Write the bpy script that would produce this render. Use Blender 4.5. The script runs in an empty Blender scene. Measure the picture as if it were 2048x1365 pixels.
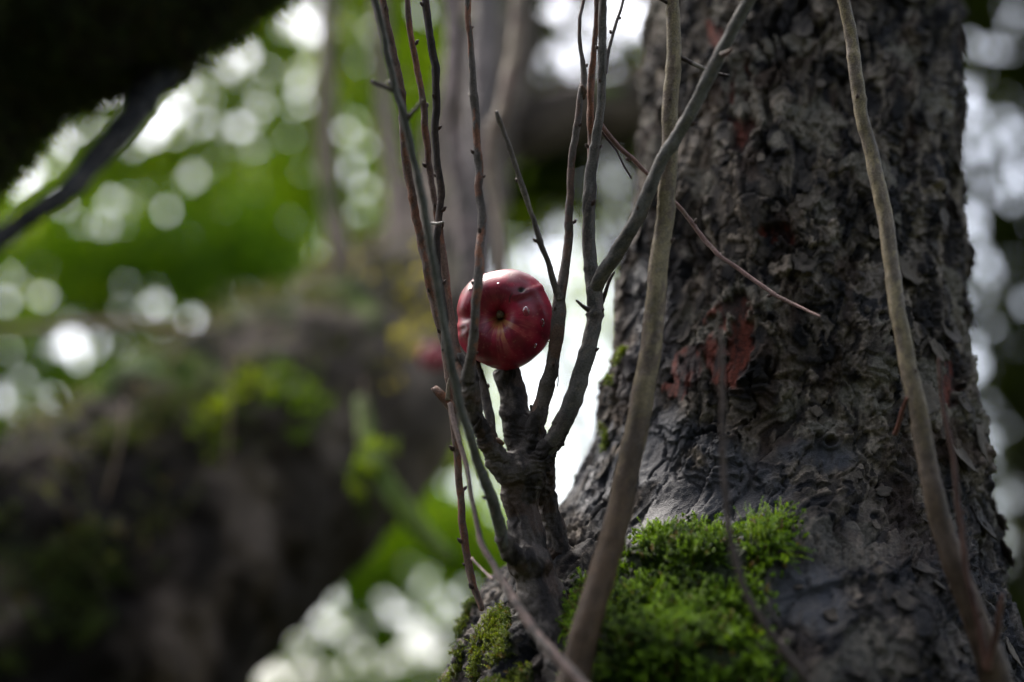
import bpy, math, random
import numpy as np
from mathutils import Vector, Matrix

S = bpy.context.scene
R = math.radians
rng = np.random.default_rng(7)
random.seed(7)

# ------------------------------------------------------------------ camera
PITCH = R(18.0)
CAM = np.array([0.0, 0.0, 1.30])
FWD = np.array([0.0, math.cos(PITCH), math.sin(PITCH)])
UP = np.array([0.0, -math.sin(PITCH), math.cos(PITCH)])
RIGHT = np.array([1.0, 0.0, 0.0])
K = 0.72 / 2048.0                      # metres per photo pixel at one metre
cd = bpy.data.cameras.new('camera')
cd.lens = 50.0; cd.sensor_width = 36.0
cd.clip_start = 0.02; cd.clip_end = 2000.0
cd.dof.use_dof = True
cd.dof.focus_distance = 1.082
cd.dof.aperture_fstop = 1.5
cam = bpy.data.objects.new('camera', cd)
S.collection.objects.link(cam)
cam.location = CAM
cam.rotation_euler = (R(90) + PITCH, 0, 0)
S.camera = cam

# ------------------------------------------------------------------ sky, sun, exposure
W = bpy.data.worlds.new('World'); S.world = W; W.use_nodes = True
nt = W.node_tree; nt.nodes.clear()
sky = nt.nodes.new('ShaderNodeTexSky'); sky.sky_type = 'NISHITA'; sky.sun_disc = False
SUN_EL, SUN_AZ = R(60), R(-36)         # high, to the left and a little behind
sky.sun_elevation = SUN_EL; sky.sun_rotation = SUN_AZ
sky.air_density = 1.0; sky.dust_density = 6.0; sky.ozone_density = 1.0
hs = nt.nodes.new('ShaderNodeHueSaturation'); hs.inputs['Saturation'].default_value = 0.62
bg = nt.nodes.new('ShaderNodeBackground'); bg.inputs['Strength'].default_value = 0.15
wo = nt.nodes.new('ShaderNodeOutputWorld')
nt.links.new(sky.outputs[0], hs.inputs['Color']); nt.links.new(hs.outputs[0], bg.inputs[0]); nt.links.new(bg.outputs[0], wo.inputs[0])
sd = bpy.data.lights.new('sun', 'SUN'); sd.energy = 0.9; sd.angle = R(14); sd.color = (1.0, 0.97, 0.93)
so = bpy.data.objects.new('sun', sd); S.collection.objects.link(so)
sdir = Vector((math.sin(SUN_AZ) * math.cos(SUN_EL), math.cos(SUN_AZ) * math.cos(SUN_EL), math.sin(SUN_EL)))
so.rotation_euler = sdir.to_track_quat('Z', 'Y').to_euler()
so.location = (0, 0, 12)
S.view_settings.view_transform = 'Standard'; S.view_settings.look = 'None'
S.view_settings.exposure = 1.85; S.view_settings.gamma = 1.0
S.view_settings.use_curve_mapping = False

# ------------------------------------------------------------------ helpers
def P(px, py, d):
    px = np.asarray(px, float); py = np.asarray(py, float); d = np.asarray(d, float)
    x = (px - 1024.0) * K * d; y = -(py - 682.5) * K * d
    return CAM + x[..., None] * RIGHT + y[..., None] * UP + d[..., None] * FWD

def proj(V):
    q = V - CAM
    d = q @ FWD
    return 1024 + (q @ RIGHT) / d / K, 682.5 - (q @ UP) / d / K, d

def h32(*a):
    h = np.uint32(2166136261)
    out = None
    for x in a:
        x = np.asarray(x).astype(np.int64).astype(np.uint32)
        out = (x * np.uint32(374761393) + np.uint32(668265263)) if out is None else ((out ^ (x * np.uint32(3266489917))) * np.uint32(2246822519))
        out = out ^ (out >> np.uint32(15))
        out = out * np.uint32(2654435761)
        out = out ^ (out >> np.uint32(13))
    return out.astype(np.float64) / 4294967295.0

def vnoise(x, y, s=0):
    xi = np.floor(x); yi = np.floor(y); fx = x - xi; fy = y - yi
    fx = fx * fx * fx * (fx * (fx * 6 - 15) + 10); fy = fy * fy * fy * (fy * (fy * 6 - 15) + 10)
    a = h32(xi, yi, s); b = h32(xi + 1, yi, s); c = h32(xi, yi + 1, s); d = h32(xi + 1, yi + 1, s)
    return (a + (b - a) * fx + (c - a) * fy + (a - b - c + d) * fx * fy) * 2 - 1

def fbm(x, y, s=0, o=4):
    t = 0; a = 0.5
    for i in range(o):
        t = t + a * vnoise(x, y, s + 17 * i); x = x * 2.03 + 3.1; y = y * 2.03 + 1.7; a *= 0.5
    return t

def worley(x, y, s=0):
    xi = np.floor(x); yi = np.floor(y)
    f1 = np.full(x.shape, 9.0); f2 = np.full(x.shape, 9.0)
    idx = np.zeros(x.shape); idy = np.zeros(x.shape); dx = np.zeros(x.shape); dy = np.zeros(x.shape)
    for i in (-1, 0, 1):
        for j in (-1, 0, 1):
            cx = xi + i; cy = yi + j
            ax = cx + 0.5 + 0.9 * (h32(cx, cy, s + 1) - 0.5) - x
            ay = cy + 0.5 + 0.9 * (h32(cx, cy, s + 2) - 0.5) - y
            d = np.sqrt(ax * ax + ay * ay)
            n = d < f1
            f2 = np.where(n, f1, np.minimum(f2, d)); f1 = np.where(n, d, f1)
            idx = np.where(n, cx, idx); idy = np.where(n, cy, idy); dx = np.where(n, -ax, dx); dy = np.where(n, -ay, dy)
    return f1, f2, idx, idy, dx, dy

def sstep(a, b, x):
    t = np.clip((x - a) / (b - a), 0, 1); return t * t * (3 - 2 * t)

def in_poly(px, py, poly):
    r = np.zeros(px.shape, bool); n = len(poly)
    for i in range(n):
        x1, y1 = poly[i]; x2, y2 = poly[(i + 1) % n]
        if y1 == y2: continue
        c = ((y1 > py) != (y2 > py)) & (px < (x2 - x1) * (py - y1) / (y2 - y1) + x1)
        r ^= c
    return r

def mixc(a, b, t):
    return np.asarray(a)[None, :] * (1 - t[:, None]) + np.asarray(b)[None, :] * t[:, None]

def mesh_np(name, V, F, col=None, wet=None, smooth=True):
    me = bpy.data.meshes.new(name)
    V = np.ascontiguousarray(V, dtype=np.float32); F = np.ascontiguousarray(F, dtype=np.int32)
    n, k = F.shape
    me.vertices.add(len(V)); me.vertices.foreach_set('co', V.ravel())
    me.loops.add(n * k); me.loops.foreach_set('vertex_index', F.ravel())
    me.polygons.add(n); me.polygons.foreach_set('loop_start', np.arange(0, n * k, k, dtype=np.int32))
    me.polygons.foreach_set('use_smooth', np.full(n, smooth, dtype=bool))
    me.update(calc_edges=True); me.validate()
    if col is not None:
        c = np.ones((len(V), 4), np.float32); c[:, :3] = col
        at = me.attributes.new('Col', 'FLOAT_COLOR', 'POINT'); at.data.foreach_set('color', c.ravel())
    if wet is not None:
        at = me.attributes.new('wet', 'FLOAT', 'POINT'); at.data.foreach_set('value', np.ascontiguousarray(wet, dtype=np.float32))
    return me

def link(name, me, mat=None, parent=None):
    o = bpy.data.objects.new(name, me); S.collection.objects.link(o)
    if mat is not None and me is not None and not me.materials: me.materials.append(mat)
    if parent is not None:
        o.parent = parent
        o.matrix_parent_inverse = Matrix.Translation(parent.location).inverted() if parent.type == 'EMPTY' else Matrix()
    return o

def thing(name, label, cat, loc, group=None):
    o = bpy.data.objects.new(name, None); S.collection.objects.link(o)
    o.location = Vector(loc); o.empty_display_size = 0.05
    o['label'] = label; o['category'] = cat
    if group: o['group'] = group
    return o

def tag(o, label=None, cat=None, group=None, kind=None):
    if label: o['label'] = label
    if cat: o['category'] = cat
    if group: o['group'] = group
    if kind: o['kind'] = kind
    return o

def grid_faces(nr, nc, wrap):
    i = np.arange(nr - 1)[:, None]; j = np.arange(nc if wrap else nc - 1)[None, :]
    a = i * nc + j; b = i * nc + (j + 1) % nc
    return np.stack([a, b, b + nc, a + nc], -1).reshape(-1, 4)

# ------------------------------------------------------------------ materials
def new_mat(name):
    m = bpy.data.materials.new(name); m.use_nodes = True
    n = m.node_tree; b = n.nodes['Principled BSDF']
    return m, n, b

def attr_mat(name, rough=0.75, bump=0.3, bscale=900.0, bdist=0.0006, wet_rough=None, spec=0.4, varia=0.35, vscale=350.0, coat=0.0):
    m, n, b = new_mat(name)
    a = n.nodes.new('ShaderNodeAttribute'); a.attribute_name = 'Col'
    tc = n.nodes.new('ShaderNodeTexCoord')
    nz = n.nodes.new('ShaderNodeTexNoise'); nz.inputs['Scale'].default_value = vscale; nz.inputs['Detail'].default_value = 5
    n.links.new(tc.outputs['Object'], nz.inputs['Vector'])
    mr = n.nodes.new('ShaderNodeMapRange'); mr.inputs[1].default_value = 0.25; mr.inputs[2].default_value = 0.75
    mr.inputs[3].default_value = 0.72 * (1 - varia); mr.inputs[4].default_value = 0.72 * (1 + varia)
    n.links.new(nz.outputs[0], mr.inputs[0])
    mx = n.nodes.new('ShaderNodeVectorMath'); mx.operation = 'SCALE'
    n.links.new(a.outputs['Color'], mx.inputs[0]); n.links.new(mr.outputs[0], mx.inputs['Scale'])
    n.links.new(mx.outputs[0], b.inputs['Base Color'])
    b.inputs['Roughness'].default_value = rough
    b.inputs['Specular IOR Level'].default_value = spec
    if wet_rough is not None:
        w = n.nodes.new('ShaderNodeAttribute'); w.attribute_name = 'wet'
        r2 = n.nodes.new('ShaderNodeMapRange'); r2.inputs[3].default_value = rough; r2.inputs[4].default_value = wet_rough
        n.links.new(w.outputs['Fac'], r2.inputs[0]); n.links.new(r2.outputs[0], b.inputs['Roughness'])
        r3_ = n.nodes.new('ShaderNodeMapRange'); r3_.inputs[3].default_value = spec; r3_.inputs[4].default_value = 0.36
        n.links.new(w.outputs['Fac'], r3_.inputs[0]); n.links.new(r3_.outputs[0], b.inputs['Specular IOR Level'])
    bn = n.nodes.new('ShaderNodeTexNoise'); bn.inputs['Scale'].default_value = bscale; bn.inputs['Detail'].default_value = 4
    n.links.new(tc.outputs['Object'], bn.inputs['Vector'])
    bp = n.nodes.new('ShaderNodeBump'); bp.inputs['Strength'].default_value = bump; bp.inputs['Distance'].default_value = bdist
    n.links.new(bn.outputs[0], bp.inputs['Height']); n.links.new(bp.outputs[0], b.inputs['Normal'])
    if coat: b.inputs['Coat Weight'].default_value = coat
    return m

M_bark = attr_mat('bark', 0.74, 0.9, 900, 0.0012, wet_rough=0.44, spec=0.12, varia=0.55, vscale=420.0)
M_twig = attr_mat('twig_bark', 0.58, 0.9, 1100, 0.0008, spec=0.2, vscale=800, varia=0.5)
M_rough = attr_mat('rough_bark', 0.85, 0.5, 120, 0.004, spec=0.08, vscale=40)

def leaf_mat(name, trans=0.45, rough=0.4, spec=0.5):
    m, n, b = new_mat(name)
    a = n.nodes.new('ShaderNodeAttribute'); a.attribute_name = 'Col'
    n.links.new(a.outputs['Color'], b.inputs['Base Color'])
    b.inputs['Roughness'].default_value = rough; b.inputs['Specular IOR Level'].default_value = spec
    t = n.nodes.new('ShaderNodeBsdfTranslucent')
    g = n.nodes.new('ShaderNodeVectorMath'); g.operation = 'MULTIPLY'; g.inputs[1].default_value = (2.0, 2.0, 0.30)
    n.links.new(a.outputs['Color'], g.inputs[0]); n.links.new(g.outputs[0], t.inputs['Color'])
    ms = n.nodes.new('ShaderNodeMixShader'); ms.inputs[0].default_value = trans
    n.links.new(b.outputs[0], ms.inputs[1]); n.links.new(t.outputs[0], ms.inputs[2])
    n.links.new(ms.outputs[0], n.nodes['Material Output'].inputs['Surface'])
    return m
M_leaf = leaf_mat('leaf', 0.65, 0.55, 0.12); M_moss = leaf_mat('moss', 0.4, 0.55, 0.3)

def apple_mat():
    m, n, b = new_mat('apple_skin')
    a = n.nodes.new('ShaderNodeAttribute'); a.attribute_name = 'Col'
    n.links.new(a.outputs['Color'], b.inputs['Base Color'])
    b.inputs['Roughness'].default_value = 0.4; b.inputs['Specular IOR Level'].default_value = 0.32
    b.inputs['Coat Weight'].default_value = 0.12; b.inputs['Coat Roughness'].default_value = 0.2
    b.inputs['Subsurface Weight'].default_value = 0.0
    tc = n.nodes.new('ShaderNodeTexCoord'); bn = n.nodes.new('ShaderNodeTexNoise'); bn.inputs['Scale'].default_value = 160; bn.inputs['Detail'].default_value = 3
    n.links.new(tc.outputs['Object'], bn.inputs['Vector'])
    bp = n.nodes.new('ShaderNodeBump'); bp.inputs['Strength'].default_value = 0.25; bp.inputs['Distance'].default_value = 0.001
    n.links.new(bn.outputs[0], bp.inputs['Height']); n.links.new(bp.outputs[0], b.inputs['Normal'])
    return m
M_apple = apple_mat()
M_water, _n, _b = new_mat('water_drop')
_b.inputs['Transmission Weight'].default_value = 1.0; _b.inputs['IOR'].default_value = 1.33; _b.inputs['Roughness'].default_value = 0.02

def ground_mat():
    m, n, b = new_mat('forest_floor')
    tc = n.nodes.new('ShaderNodeTexCoord')
    a = n.nodes.new('ShaderNodeTexNoise'); a.inputs['Scale'].default_value = 3.0; a.inputs['Detail'].default_value = 8
    n.links.new(tc.outputs['Object'], a.inputs['Vector'])
    cr = n.nodes.new('ShaderNodeValToRGB')
    cr.color_ramp.elements[0].position = 0.35; cr.color_ramp.elements[0].color = (0.03, 0.022, 0.014, 1)
    cr.color_ramp.elements[1].position = 0.68; cr.color_ramp.elements[1].color = (0.035, 0.06, 0.015, 1)
    n.links.new(a.outputs[0], cr.inputs[0]); n.links.new(cr.outputs[0], b.inputs['Base Color'])
    b.inputs['Roughness'].default_value = 0.9
    bp = n.nodes.new('ShaderNodeBump'); bp.inputs['Distance'].default_value = 0.05
    n.links.new(a.outputs[0], bp.inputs['Height']); n.links.new(bp.outputs[0], b.inputs['Normal'])
    return m

# ------------------------------------------------------------------ ground
xs = np.concatenate([-np.geomspace(600, 6, 14), np.linspace(-5, 5, 41), np.geomspace(6, 600, 14)])
ys = np.concatenate([-np.geomspace(600, 6, 14), np.linspace(-5, 12, 69), np.geomspace(13, 600, 14)])
GX, GY = np.meshgrid(xs, ys)
GZ = 0.08 * fbm(GX * 0.6, GY * 0.6, 5) - 0.02
gm = mesh_np('ground', np.stack([GX, GY, GZ], -1).reshape(-1, 3), grid_faces(len(ys), len(xs), False))
tag(link('ground', gm, ground_mat()), kind='structure')

# ------------------------------------------------------------------ generic tubes (shoots, limbs, trunks)
def catmull(A, step):
    A = np.asarray(A, float); n = len(A)
    out = []
    for i in range(n - 1):
        p0 = A[max(i - 1, 0)]; p1 = A[i]; p2 = A[i + 1]; p3 = A[min(i + 2, n - 1)]
        m = max(2, int(np.linalg.norm(p2[:3] - p1[:3]) / step))
        t = np.linspace(0, 1, m, endpoint=False)[:, None]
        out.append(0.5 * ((2 * p1) + (-p0 + p2) * t + (2 * p0 - 5 * p1 + 4 * p2 - p3) * t ** 2 + (-p0 + 3 * p1 - 3 * p2 + p3) * t ** 3))
    out.append(A[-1][None])
    return np.concatenate(out)

def tube_raw(C, rad, sides, rough_fn=None, seed=0, blunt=0.6):
    """C (n,3) centre line, rad (n,) -> V, F, params"""
    n = len(C)
    T = np.gradient(C, axis=0); T /= np.linalg.norm(T, axis=1)[:, None] + 1e-12
    N = np.zeros_like(C)
    a = np.array([0, 1, 0.2]) if abs(T[0][1]) < 0.9 else np.array([1, 0, 0])
    v = a - T[0] * (a @ T[0]); v /= np.linalg.norm(v); N[0] = v
    for i in range(1, n):
        v = N[i - 1] - T[i] * (N[i - 1] @ T[i]); N[i] = v / (np.linalg.norm(v) + 1e-12)
    B = np.cross(T, N)
    th = np.linspace(0, 2 * math.pi, sides, endpoint=False)
    L = np.concatenate([[0], np.cumsum(np.linalg.norm(np.diff(C, axis=0), axis=1))])
    LL = np.repeat(L[:, None], sides, 1); TH = np.repeat(th[None], n, 0)
    rr = np.repeat(rad[:, None], sides, 1)
    if rough_fn is not None: rr = rr * (1 + rough_fn(LL, TH, rr))
    D = N[:, None, :] * np.cos(TH)[..., None] + B[:, None, :] * np.sin(TH)[..., None]
    V = C[:, None, :] + D * rr[..., None]
    F = grid_faces(n, sides, True)
    V = V.reshape(-1, 3)
    # blunt caps: shrinking ring + centre fan as degenerate-free quads
    c0 = len(V); V = np.concatenate([V, [C[0] - T[0] * rad[0] * blunt, C[-1] + T[-1] * rad[-1] * blunt]])
    j = np.arange(sides); j2 = (j + 1) % sides
    fa = np.stack([np.full(sides, c0), j2, j], -1); fb = np.stack([np.full(sides, c0 + 1), (n - 1) * sides + j, (n - 1) * sides + j2], -1)
    return V, F, (fa, fb), LL.ravel(), TH.ravel(), T, N, B, L

def build_mixed(name, V, Fq, Ft, col=None, smooth=True):
    me = bpy.data.meshes.new(name)
    V = np.ascontiguousarray(V, np.float32)
    loops = np.concatenate([Fq.ravel(), Ft.ravel()]).astype(np.int32)
    starts = np.concatenate([np.arange(len(Fq)) * 4, len(Fq) * 4 + np.arange(len(Ft)) * 3]).astype(np.int32)
    me.vertices.add(len(V)); me.vertices.foreach_set('co', V.ravel())
    me.loops.add(len(loops)); me.loops.foreach_set('vertex_index', loops)
    me.polygons.add(len(starts)); me.polygons.foreach_set('loop_start', starts)
    me.polygons.foreach_set('use_smooth', np.full(len(starts), smooth, dtype=bool))
    me.update(calc_edges=True); me.validate()
    if col is not None:
        c = np.ones((len(V), 4), np.float32); c[:, :3] = col
        at = me.attributes.new('Col', 'FLOAT_COLOR', 'POINT'); at.data.foreach_set('color', c.ravel())
    return me

GREY = (0.115, 0.095, 0.085); BROWN = (0.14, 0.085, 0.065); RUST = (0.21, 0.09, 0.052); DARK = (0.035, 0.024, 0.02)
OLIVE = (0.20, 0.158, 0.088); PINK = (0.24, 0.165, 0.14); TAN = (0.30, 0.235, 0.17)

def shoot(parent, pts, c1, c2=None, patch=0.0, seed=0, name='shoot', step=0.0022, sides=14, knots=True, rough=1.0, mat=None, wob=0.0016, blunt=0.5, knot=0.24, flare=0.25, basec=None):
    """pts: (px, py, depth, radius_px) along the stem"""
    pts = np.array(pts, float)
    C4 = np.concatenate([P(pts[:, 0], pts[:, 1], pts[:, 2]), (pts[:, 3] * K * pts[:, 2])[:, None]], 1)
    Q = catmull(C4, step); C = Q[:, :3].copy(); rad = np.maximum(Q[:, 3], 0.0004)
    L = np.concatenate([[0], np.cumsum(np.linalg.norm(np.diff(C, axis=0), axis=1))])
    for k in range(3):
        C[:, k] += wob * fbm(L / 0.03, np.full_like(L, k * 7.3 + seed), seed + 40)
    rad = rad * (1 + flare * np.exp(-L / (rad[0] * 1.6)))
    ks = np.array([])
    if knots:
        ks = np.cumsum(np.random.default_rng(seed + 99).uniform(0.012, 0.055, 60)); ks = ks[ks < L[-1] - 0.004]
        for kk in ks:
            ka = np.random.default_rng(int(kk * 1e6) + seed).uniform(0.0, 1.0) ** 2 * knot
            rad = rad * (1 + ka * np.exp(-((L - kk) / 0.0016) ** 2) - 0.12 * ka * np.exp(-((L - kk - 0.006) / 0.004) ** 2))
    def rf(l, t, r):
        x = t / (2 * math.pi) * 9
        w = 0.5 - 0.5 * np.cos(t)
        rb_ = float(r.mean()); y_ = t * rb_
        n1 = 1.6 * fbm(l / (0.012 + 1.5 * rb_), y_ / (0.003 + 0.22 * rb_) + seed, seed, 4)
        n2 = 1.5 * fbm(l / 0.005, y_ / 0.0022 + seed, seed + 8, 2)
        return rough * (0.14 * n1 + 0.09 * n2)
    V, F, caps, LL, TH, T, N, B, L = tube_raw(C, rad, sides, rf, seed, blunt)
    n = fbm(LL / 0.025, TH * float(rad.mean()) / 0.006 + seed, seed + 21) + 0.6 * fbm(LL / 0.006, TH * float(rad.mean()) / 0.004 + seed, seed + 22)
    t = sstep(0.30 - 0.6 * patch, 0.42 - 0.6 * patch, n) if patch > 0 else np.zeros_like(LL)
    col = mixc(c1, c2 if c2 is not None else c1, t)
    rb = float(rad.mean())
    v = 1 + 0.6 * fbm(LL / (0.02 + 2 * rb), TH * rb / 0.005 + 3 * seed, seed + 31) + 0.5 * fbm(LL / 0.009, TH * rb / 0.003 + 3 * seed, seed + 32)
    col = col * v[:, None]
    for kk in ks:
        col = col * (1 - 0.3 * np.exp(-((LL - kk - 0.0012 * np.sin(TH * 2 + kk * 900)) / 0.0007) ** 2) * sstep(-0.6, 0.6, np.sin(TH + kk * 3000)))[:, None]
    le = sstep(0.52, 0.72, vnoise(LL / 0.0017, TH * rb / 0.0012 + seed, seed + 70)) * (0.3 + 0.7 * (rb > 0.0025))
    col = col * (1 - 0.55 * le[:, None]) + np.array((0.20, 0.165, 0.13)) * 0.55 * le[:, None]
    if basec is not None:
        kb = (1 - sstep(0.10, 0.30, LL))[:, None]; col = col * (1 - kb) + np.array(basec) * v[:, None] * kb  # brown older bark, with shade painted in towards the stem foot
    col = np.concatenate([col, col[:1], col[-1:]])
    me = build_mixed(name, V, F, np.concatenate(caps), col)
    o = link(name, me, mat or M_twig, parent)
    o['_n'] = 0
    del o['_n']
    return o, C, rad, T, N, B, L, ks

def subtube(parent, A, B_, r0, r1, col, name, sides=8, bend=0.0, seed=0, n=9):
    """short straight-ish twig/bud in world space between two points"""
    A = np.asarray(A, float); B_ = np.asarray(B_, float)
    t = np.linspace(0, 1, n)[:, None]
    r = np.random.default_rng(seed)
    C = A + (B_ - A) * t + r.normal(size=3) * bend * np.sin(t * math.pi)
    rad = r0 + (r1 - r0) * t[:, 0]
    V, F, caps, LL, TH, *_ = tube_raw(C, rad, sides, lambda l, tt, rr: 0.12 * vnoise(l / 0.002, np.cos(tt) * 2, seed), seed)
    c = mixc(col, col, np.zeros(len(V))) * (0.8 + 0.4 * h32(np.arange(len(V)), seed))[:, None]
    return link(name, build_mixed(name, V, F, np.concatenate(caps), c), M_twig, parent)

def bud_mesh(seed):
    r = np.random.default_rng(seed)
    n, s = 7, 8
    t = np.linspace(0, 1, n); C = np.stack([0.15 * t ** 2, 0 * t, t], -1); rad = 0.32 * np.sqrt(np.clip(1 - t ** 2.2, 0.01, 1)) * (0.8 + 0.5 * np.sin(t * 3.1))
    V, F, caps, LL, TH, *_ = tube_raw(C, rad, s, lambda l, tt, rr: 0.18 * vnoise(l * 6, tt * 2, seed), seed, 0.2)
    return build_mixed('bud', V, F, np.concatenate(caps), mixc((0.06, 0.035, 0.03), (0.12, 0.08, 0.06), h32(np.arange(len(V)), seed)))
BUDS = [bud_mesh(i) for i in range(4)]
for b_ in BUDS: b_.materials.append(M_twig)

def add_bud(parent, pos, direction, size, k=0):
    o = bpy.data.objects.new('bud', BUDS[k % 4]); S.collection.objects.link(o); o.parent = parent
    q = Vector(direction).to_track_quat('Z', 'Y')
    o.matrix_local = Matrix.LocRotScale(Vector(pos), q, Vector((size * 0.8, size * 0.8, size)))
    return o

def put_parts(sh, every=2, seed=0, size=0.0052):
    o, C, rad, T, N, B, L, ks = sh
    r = np.random.default_rng(seed + 5)
    for i, kk in enumerate(ks):
        if i % every: continue
        j = int(np.searchsorted(L, kk)); j = min(j, len(C) - 1)
        a = r.uniform(0, 2 * math.pi)
        n = N[j] * math.cos(a) + B[j] * math.sin(a)
        s = size * r.uniform(0.6, 1.1)
        up = T[j] * (1 if T[j][2] > 0 else -1)
        add_bud(o, C[j] + n * rad[j] * 0.8, n * 0.7 + up * 0.8, s, i)

# ------------------------------------------------------------------ the apple tree: trunk
tree = thing('apple_tree', 'old apple tree with flaking grey bark and a thicket of bare sprouts', 'tree', (0.20, 1.21, 0.0))
# stations: py, left px, right px, centre depth, depth radius (m)
ST = [(-420, 1350, 1890, 1.49, 0.135), (-200, 1330, 1890, 1.445, 0.138), (0, 1312, 1893, 1.402, 0.142), (300, 1288, 1898, 1.345, 0.146), (560, 1248, 1908, 1.30, 0.150),
      (700, 1228, 1922, 1.275, 0.150), (850, 1190, 1944, 1.252, 0.150), (960, 1152, 1962, 1.237, 0.150), (1040, 1115, 1982, 1.222, 0.150), (1110, 1062, 1996, 1.212, 0.163),
      (1180, 985, 2008, 1.203, 0.185), (1270, 940, 2026, 1.19, 0.212), (1365, 888, 2046, 1.175, 0.232), (1500, 840, 2075, 1.16, 0.245)]
rows = []
for py, xl, xr, d, rd in ST:
    c = P((xl + xr) / 2, py, d); hw = (xr - xl) / 2 * K * d
    rows.append([c[0], c[1], c[2], hw, rd])
zl = rows[-1][2]
for z, hw, rd in ((zl - 0.15, 0.262, 0.25), (zl - 0.45, 0.262, 0.25), (0.55, 0.27, 0.26), (0.25, 0.31, 0.30), (0.0, 0.42, 0.41), (-0.12, 0.47, 0.46)):
    rows.append([rows[13][0] * 0.5 + 0.10, 1.205, z, hw, rd])
top = rows[0]
rows = [[top[0] - 0.01, top[1] + 0.02, top[2] + 1.2, 0.11, 0.11], [top[0], top[1] + 0.01, top[2] + 0.4, 0.13, 0.13]] + rows
rows = np.array(rows)[::-1]                 # bottom to top
zz = rows[:, 2]
dense_lo, dense_hi = zl - 0.02, rows[-3][2] - 0.06
zs = np.concatenate([np.linspace(-0.12, dense_lo, 60, endpoint=False), np.arange(dense_lo, dense_hi, 0.00125), np.linspace(dense_hi, zz[-1], 40)])
def smooth_interp(x, xp, fp):
    m = np.zeros_like(fp); d = np.diff(fp) / np.diff(xp)
    m[1:-1] = np.where(d[1:] * d[:-1] > 0, 2 * d[1:] * d[:-1] / (d[1:] + d[:-1] + 1e-12), 0); m[0] = d[0]; m[-1] = d[-1]
    i = np.clip(np.searchsorted(xp, x) - 1, 0, len(xp) - 2); h = xp[i + 1] - xp[i]; t = (x - xp[i]) / h
    return (2 * t**3 - 3 * t**2 + 1) * fp[i] + (t**3 - 2 * t**2 + t) * h * m[i] + (-2 * t**3 + 3 * t**2) * fp[i + 1] + (t**3 - t**2) * h * m[i + 1]
cx, cy, hw, rd = [smooth_interp(zs, zz, rows[:, k]) for k in (0, 1, 3, 4)]
fa = R(112)
ths = np.concatenate([np.linspace(-fa, fa, 500), np.linspace(fa, 2 * math.pi - fa, 50)[1:-1]])   # 0 faces the camera
TH, ZZ = np.meshgrid(ths, zs)
nr, nc = TH.shape
bx = cx[:, None] + hw[:, None] * np.sin(TH); by = cy[:, None] - rd[:, None] * np.cos(TH)
base = np.stack([bx, by, ZZ], -1)
du = np.stack([hw[:, None] * np.cos(TH), rd[:, None] * np.sin(TH), 0 * TH], -1)
dv = np.gradient(base, axis=0)
NRM = np.cross(du, dv); NRM /= np.linalg.norm(NRM, axis=-1, keepdims=True)
PX, PY, PD = proj(base.reshape(-1, 3))
U = (TH * 0.165).ravel(); Vv = ZZ.ravel()
front = (np.cos(TH).ravel() > -0.35)

def gblob(px, py, cx_, cy_, sx, sy):
    return np.exp(-((px - cx_) / sx) ** 2 - ((py - cy_) / sy) ** 2)

warp_u = 0.012 * fbm(U / 0.034, Vv / 0.034, 3, 3) + 0.0030 * fbm(U / 0.007, Vv / 0.007, 4, 3)
warp_v = 0.012 * fbm(U / 0.034 + 9, Vv / 0.034, 13, 3) + 0.0030 * fbm(U / 0.007 + 5, Vv / 0.007, 14, 3)
wu, wv = U + warp_u, Vv + warp_v
nzx = 18 * fbm(PX / 70, PY / 70, 51); nzy = 18 * fbm(PX / 70 + 4, PY / 70, 52)
qx, qy = PX + nzx, PY + nzy
# smooth, wet skin at lower left and under the moss; shaggy plates elsewhere
smoothm = np.clip(gblob(qx, qy, 1270, 930, 170, 120) + gblob(qx, qy, 1430, 1000, 190, 90) + gblob(qx, qy, 1620, 1210, 80, 80) + 0.8 * gblob(qx, qy, 1640, 905, 90, 40) + 0.6 * gblob(qx, qy, 1300, 640, 60, 200), 0, 1)
smoothm = smoothm * front
shag = 1 - 0.8 * sstep(0.25, 0.6, smoothm)
f1, f2, ix, iy, dx, dy = worley(wu / 0.026, wv / 0.044, 1)
e = f2 - f1
r1, r2, r3, r4 = [h32(ix, iy, 100 + k) for k in range(4)]
plate = 0.0050 * r1 ** 1.5 + (dx * (r2 - 0.5) * 0.003 + dy * (r3 - 0.8) * 0.004) - 0.003 * np.exp(-(e / 0.05) ** 2)
g1, g2, jx, jy, ex, ey = worley(wu / 0.012 + 3.3, wv / 0.021, 2)
s1, s2, s3 = [h32(jx, jy, 200 + k) for k in range(3)]
small = 0.0030 * s1 ** 2 + (ex * (s2 - 0.5) + ey * (s3 - 0.75)) * 0.0036
tn = fbm(wu / 0.055, wv / 0.075, 23, 3) + 0.10 * fbm(U / 0.012, Vv / 0.016, 24, 3)
terr = np.zeros_like(tn); lipm = np.zeros_like(tn); lev = np.zeros_like(tn)
for k, th_ in enumerate((-0.34, -0.18, -0.04, 0.08, 0.20, 0.32)):
    terr += 0.0022 * sstep(th_, th_ + 0.007, tn); lipm += 0.0013 * np.exp(-((tn - th_ - 0.016) / 0.016) ** 2) * (tn > th_ + 0.002)
    lev += tn > th_ + 0.004
rag = sstep(0.0, 0.35, fbm(U / 0.05, Vv / 0.07, 35) + 0.25 * ((PX > 1560) & (PY > 380) & (PY < 800)) + 0.1)
tq = fbm(wu / 0.026, wv / 0.085, 25, 3) + 0.16 * fbm(U / 0.009, Vv / 0.016, 26, 3)
for th_ in (-0.25, -0.08, 0.08, 0.25):
    terr += shag * 0.0020 * sstep(th_, th_ + 0.012, tq); lipm += shag * 0.0012 * np.exp(-((tq - th_ - 0.03) / 0.025) ** 2) * (tq > th_ + 0.003)
    lev += 7 * (tq > th_ + 0.006)
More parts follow.
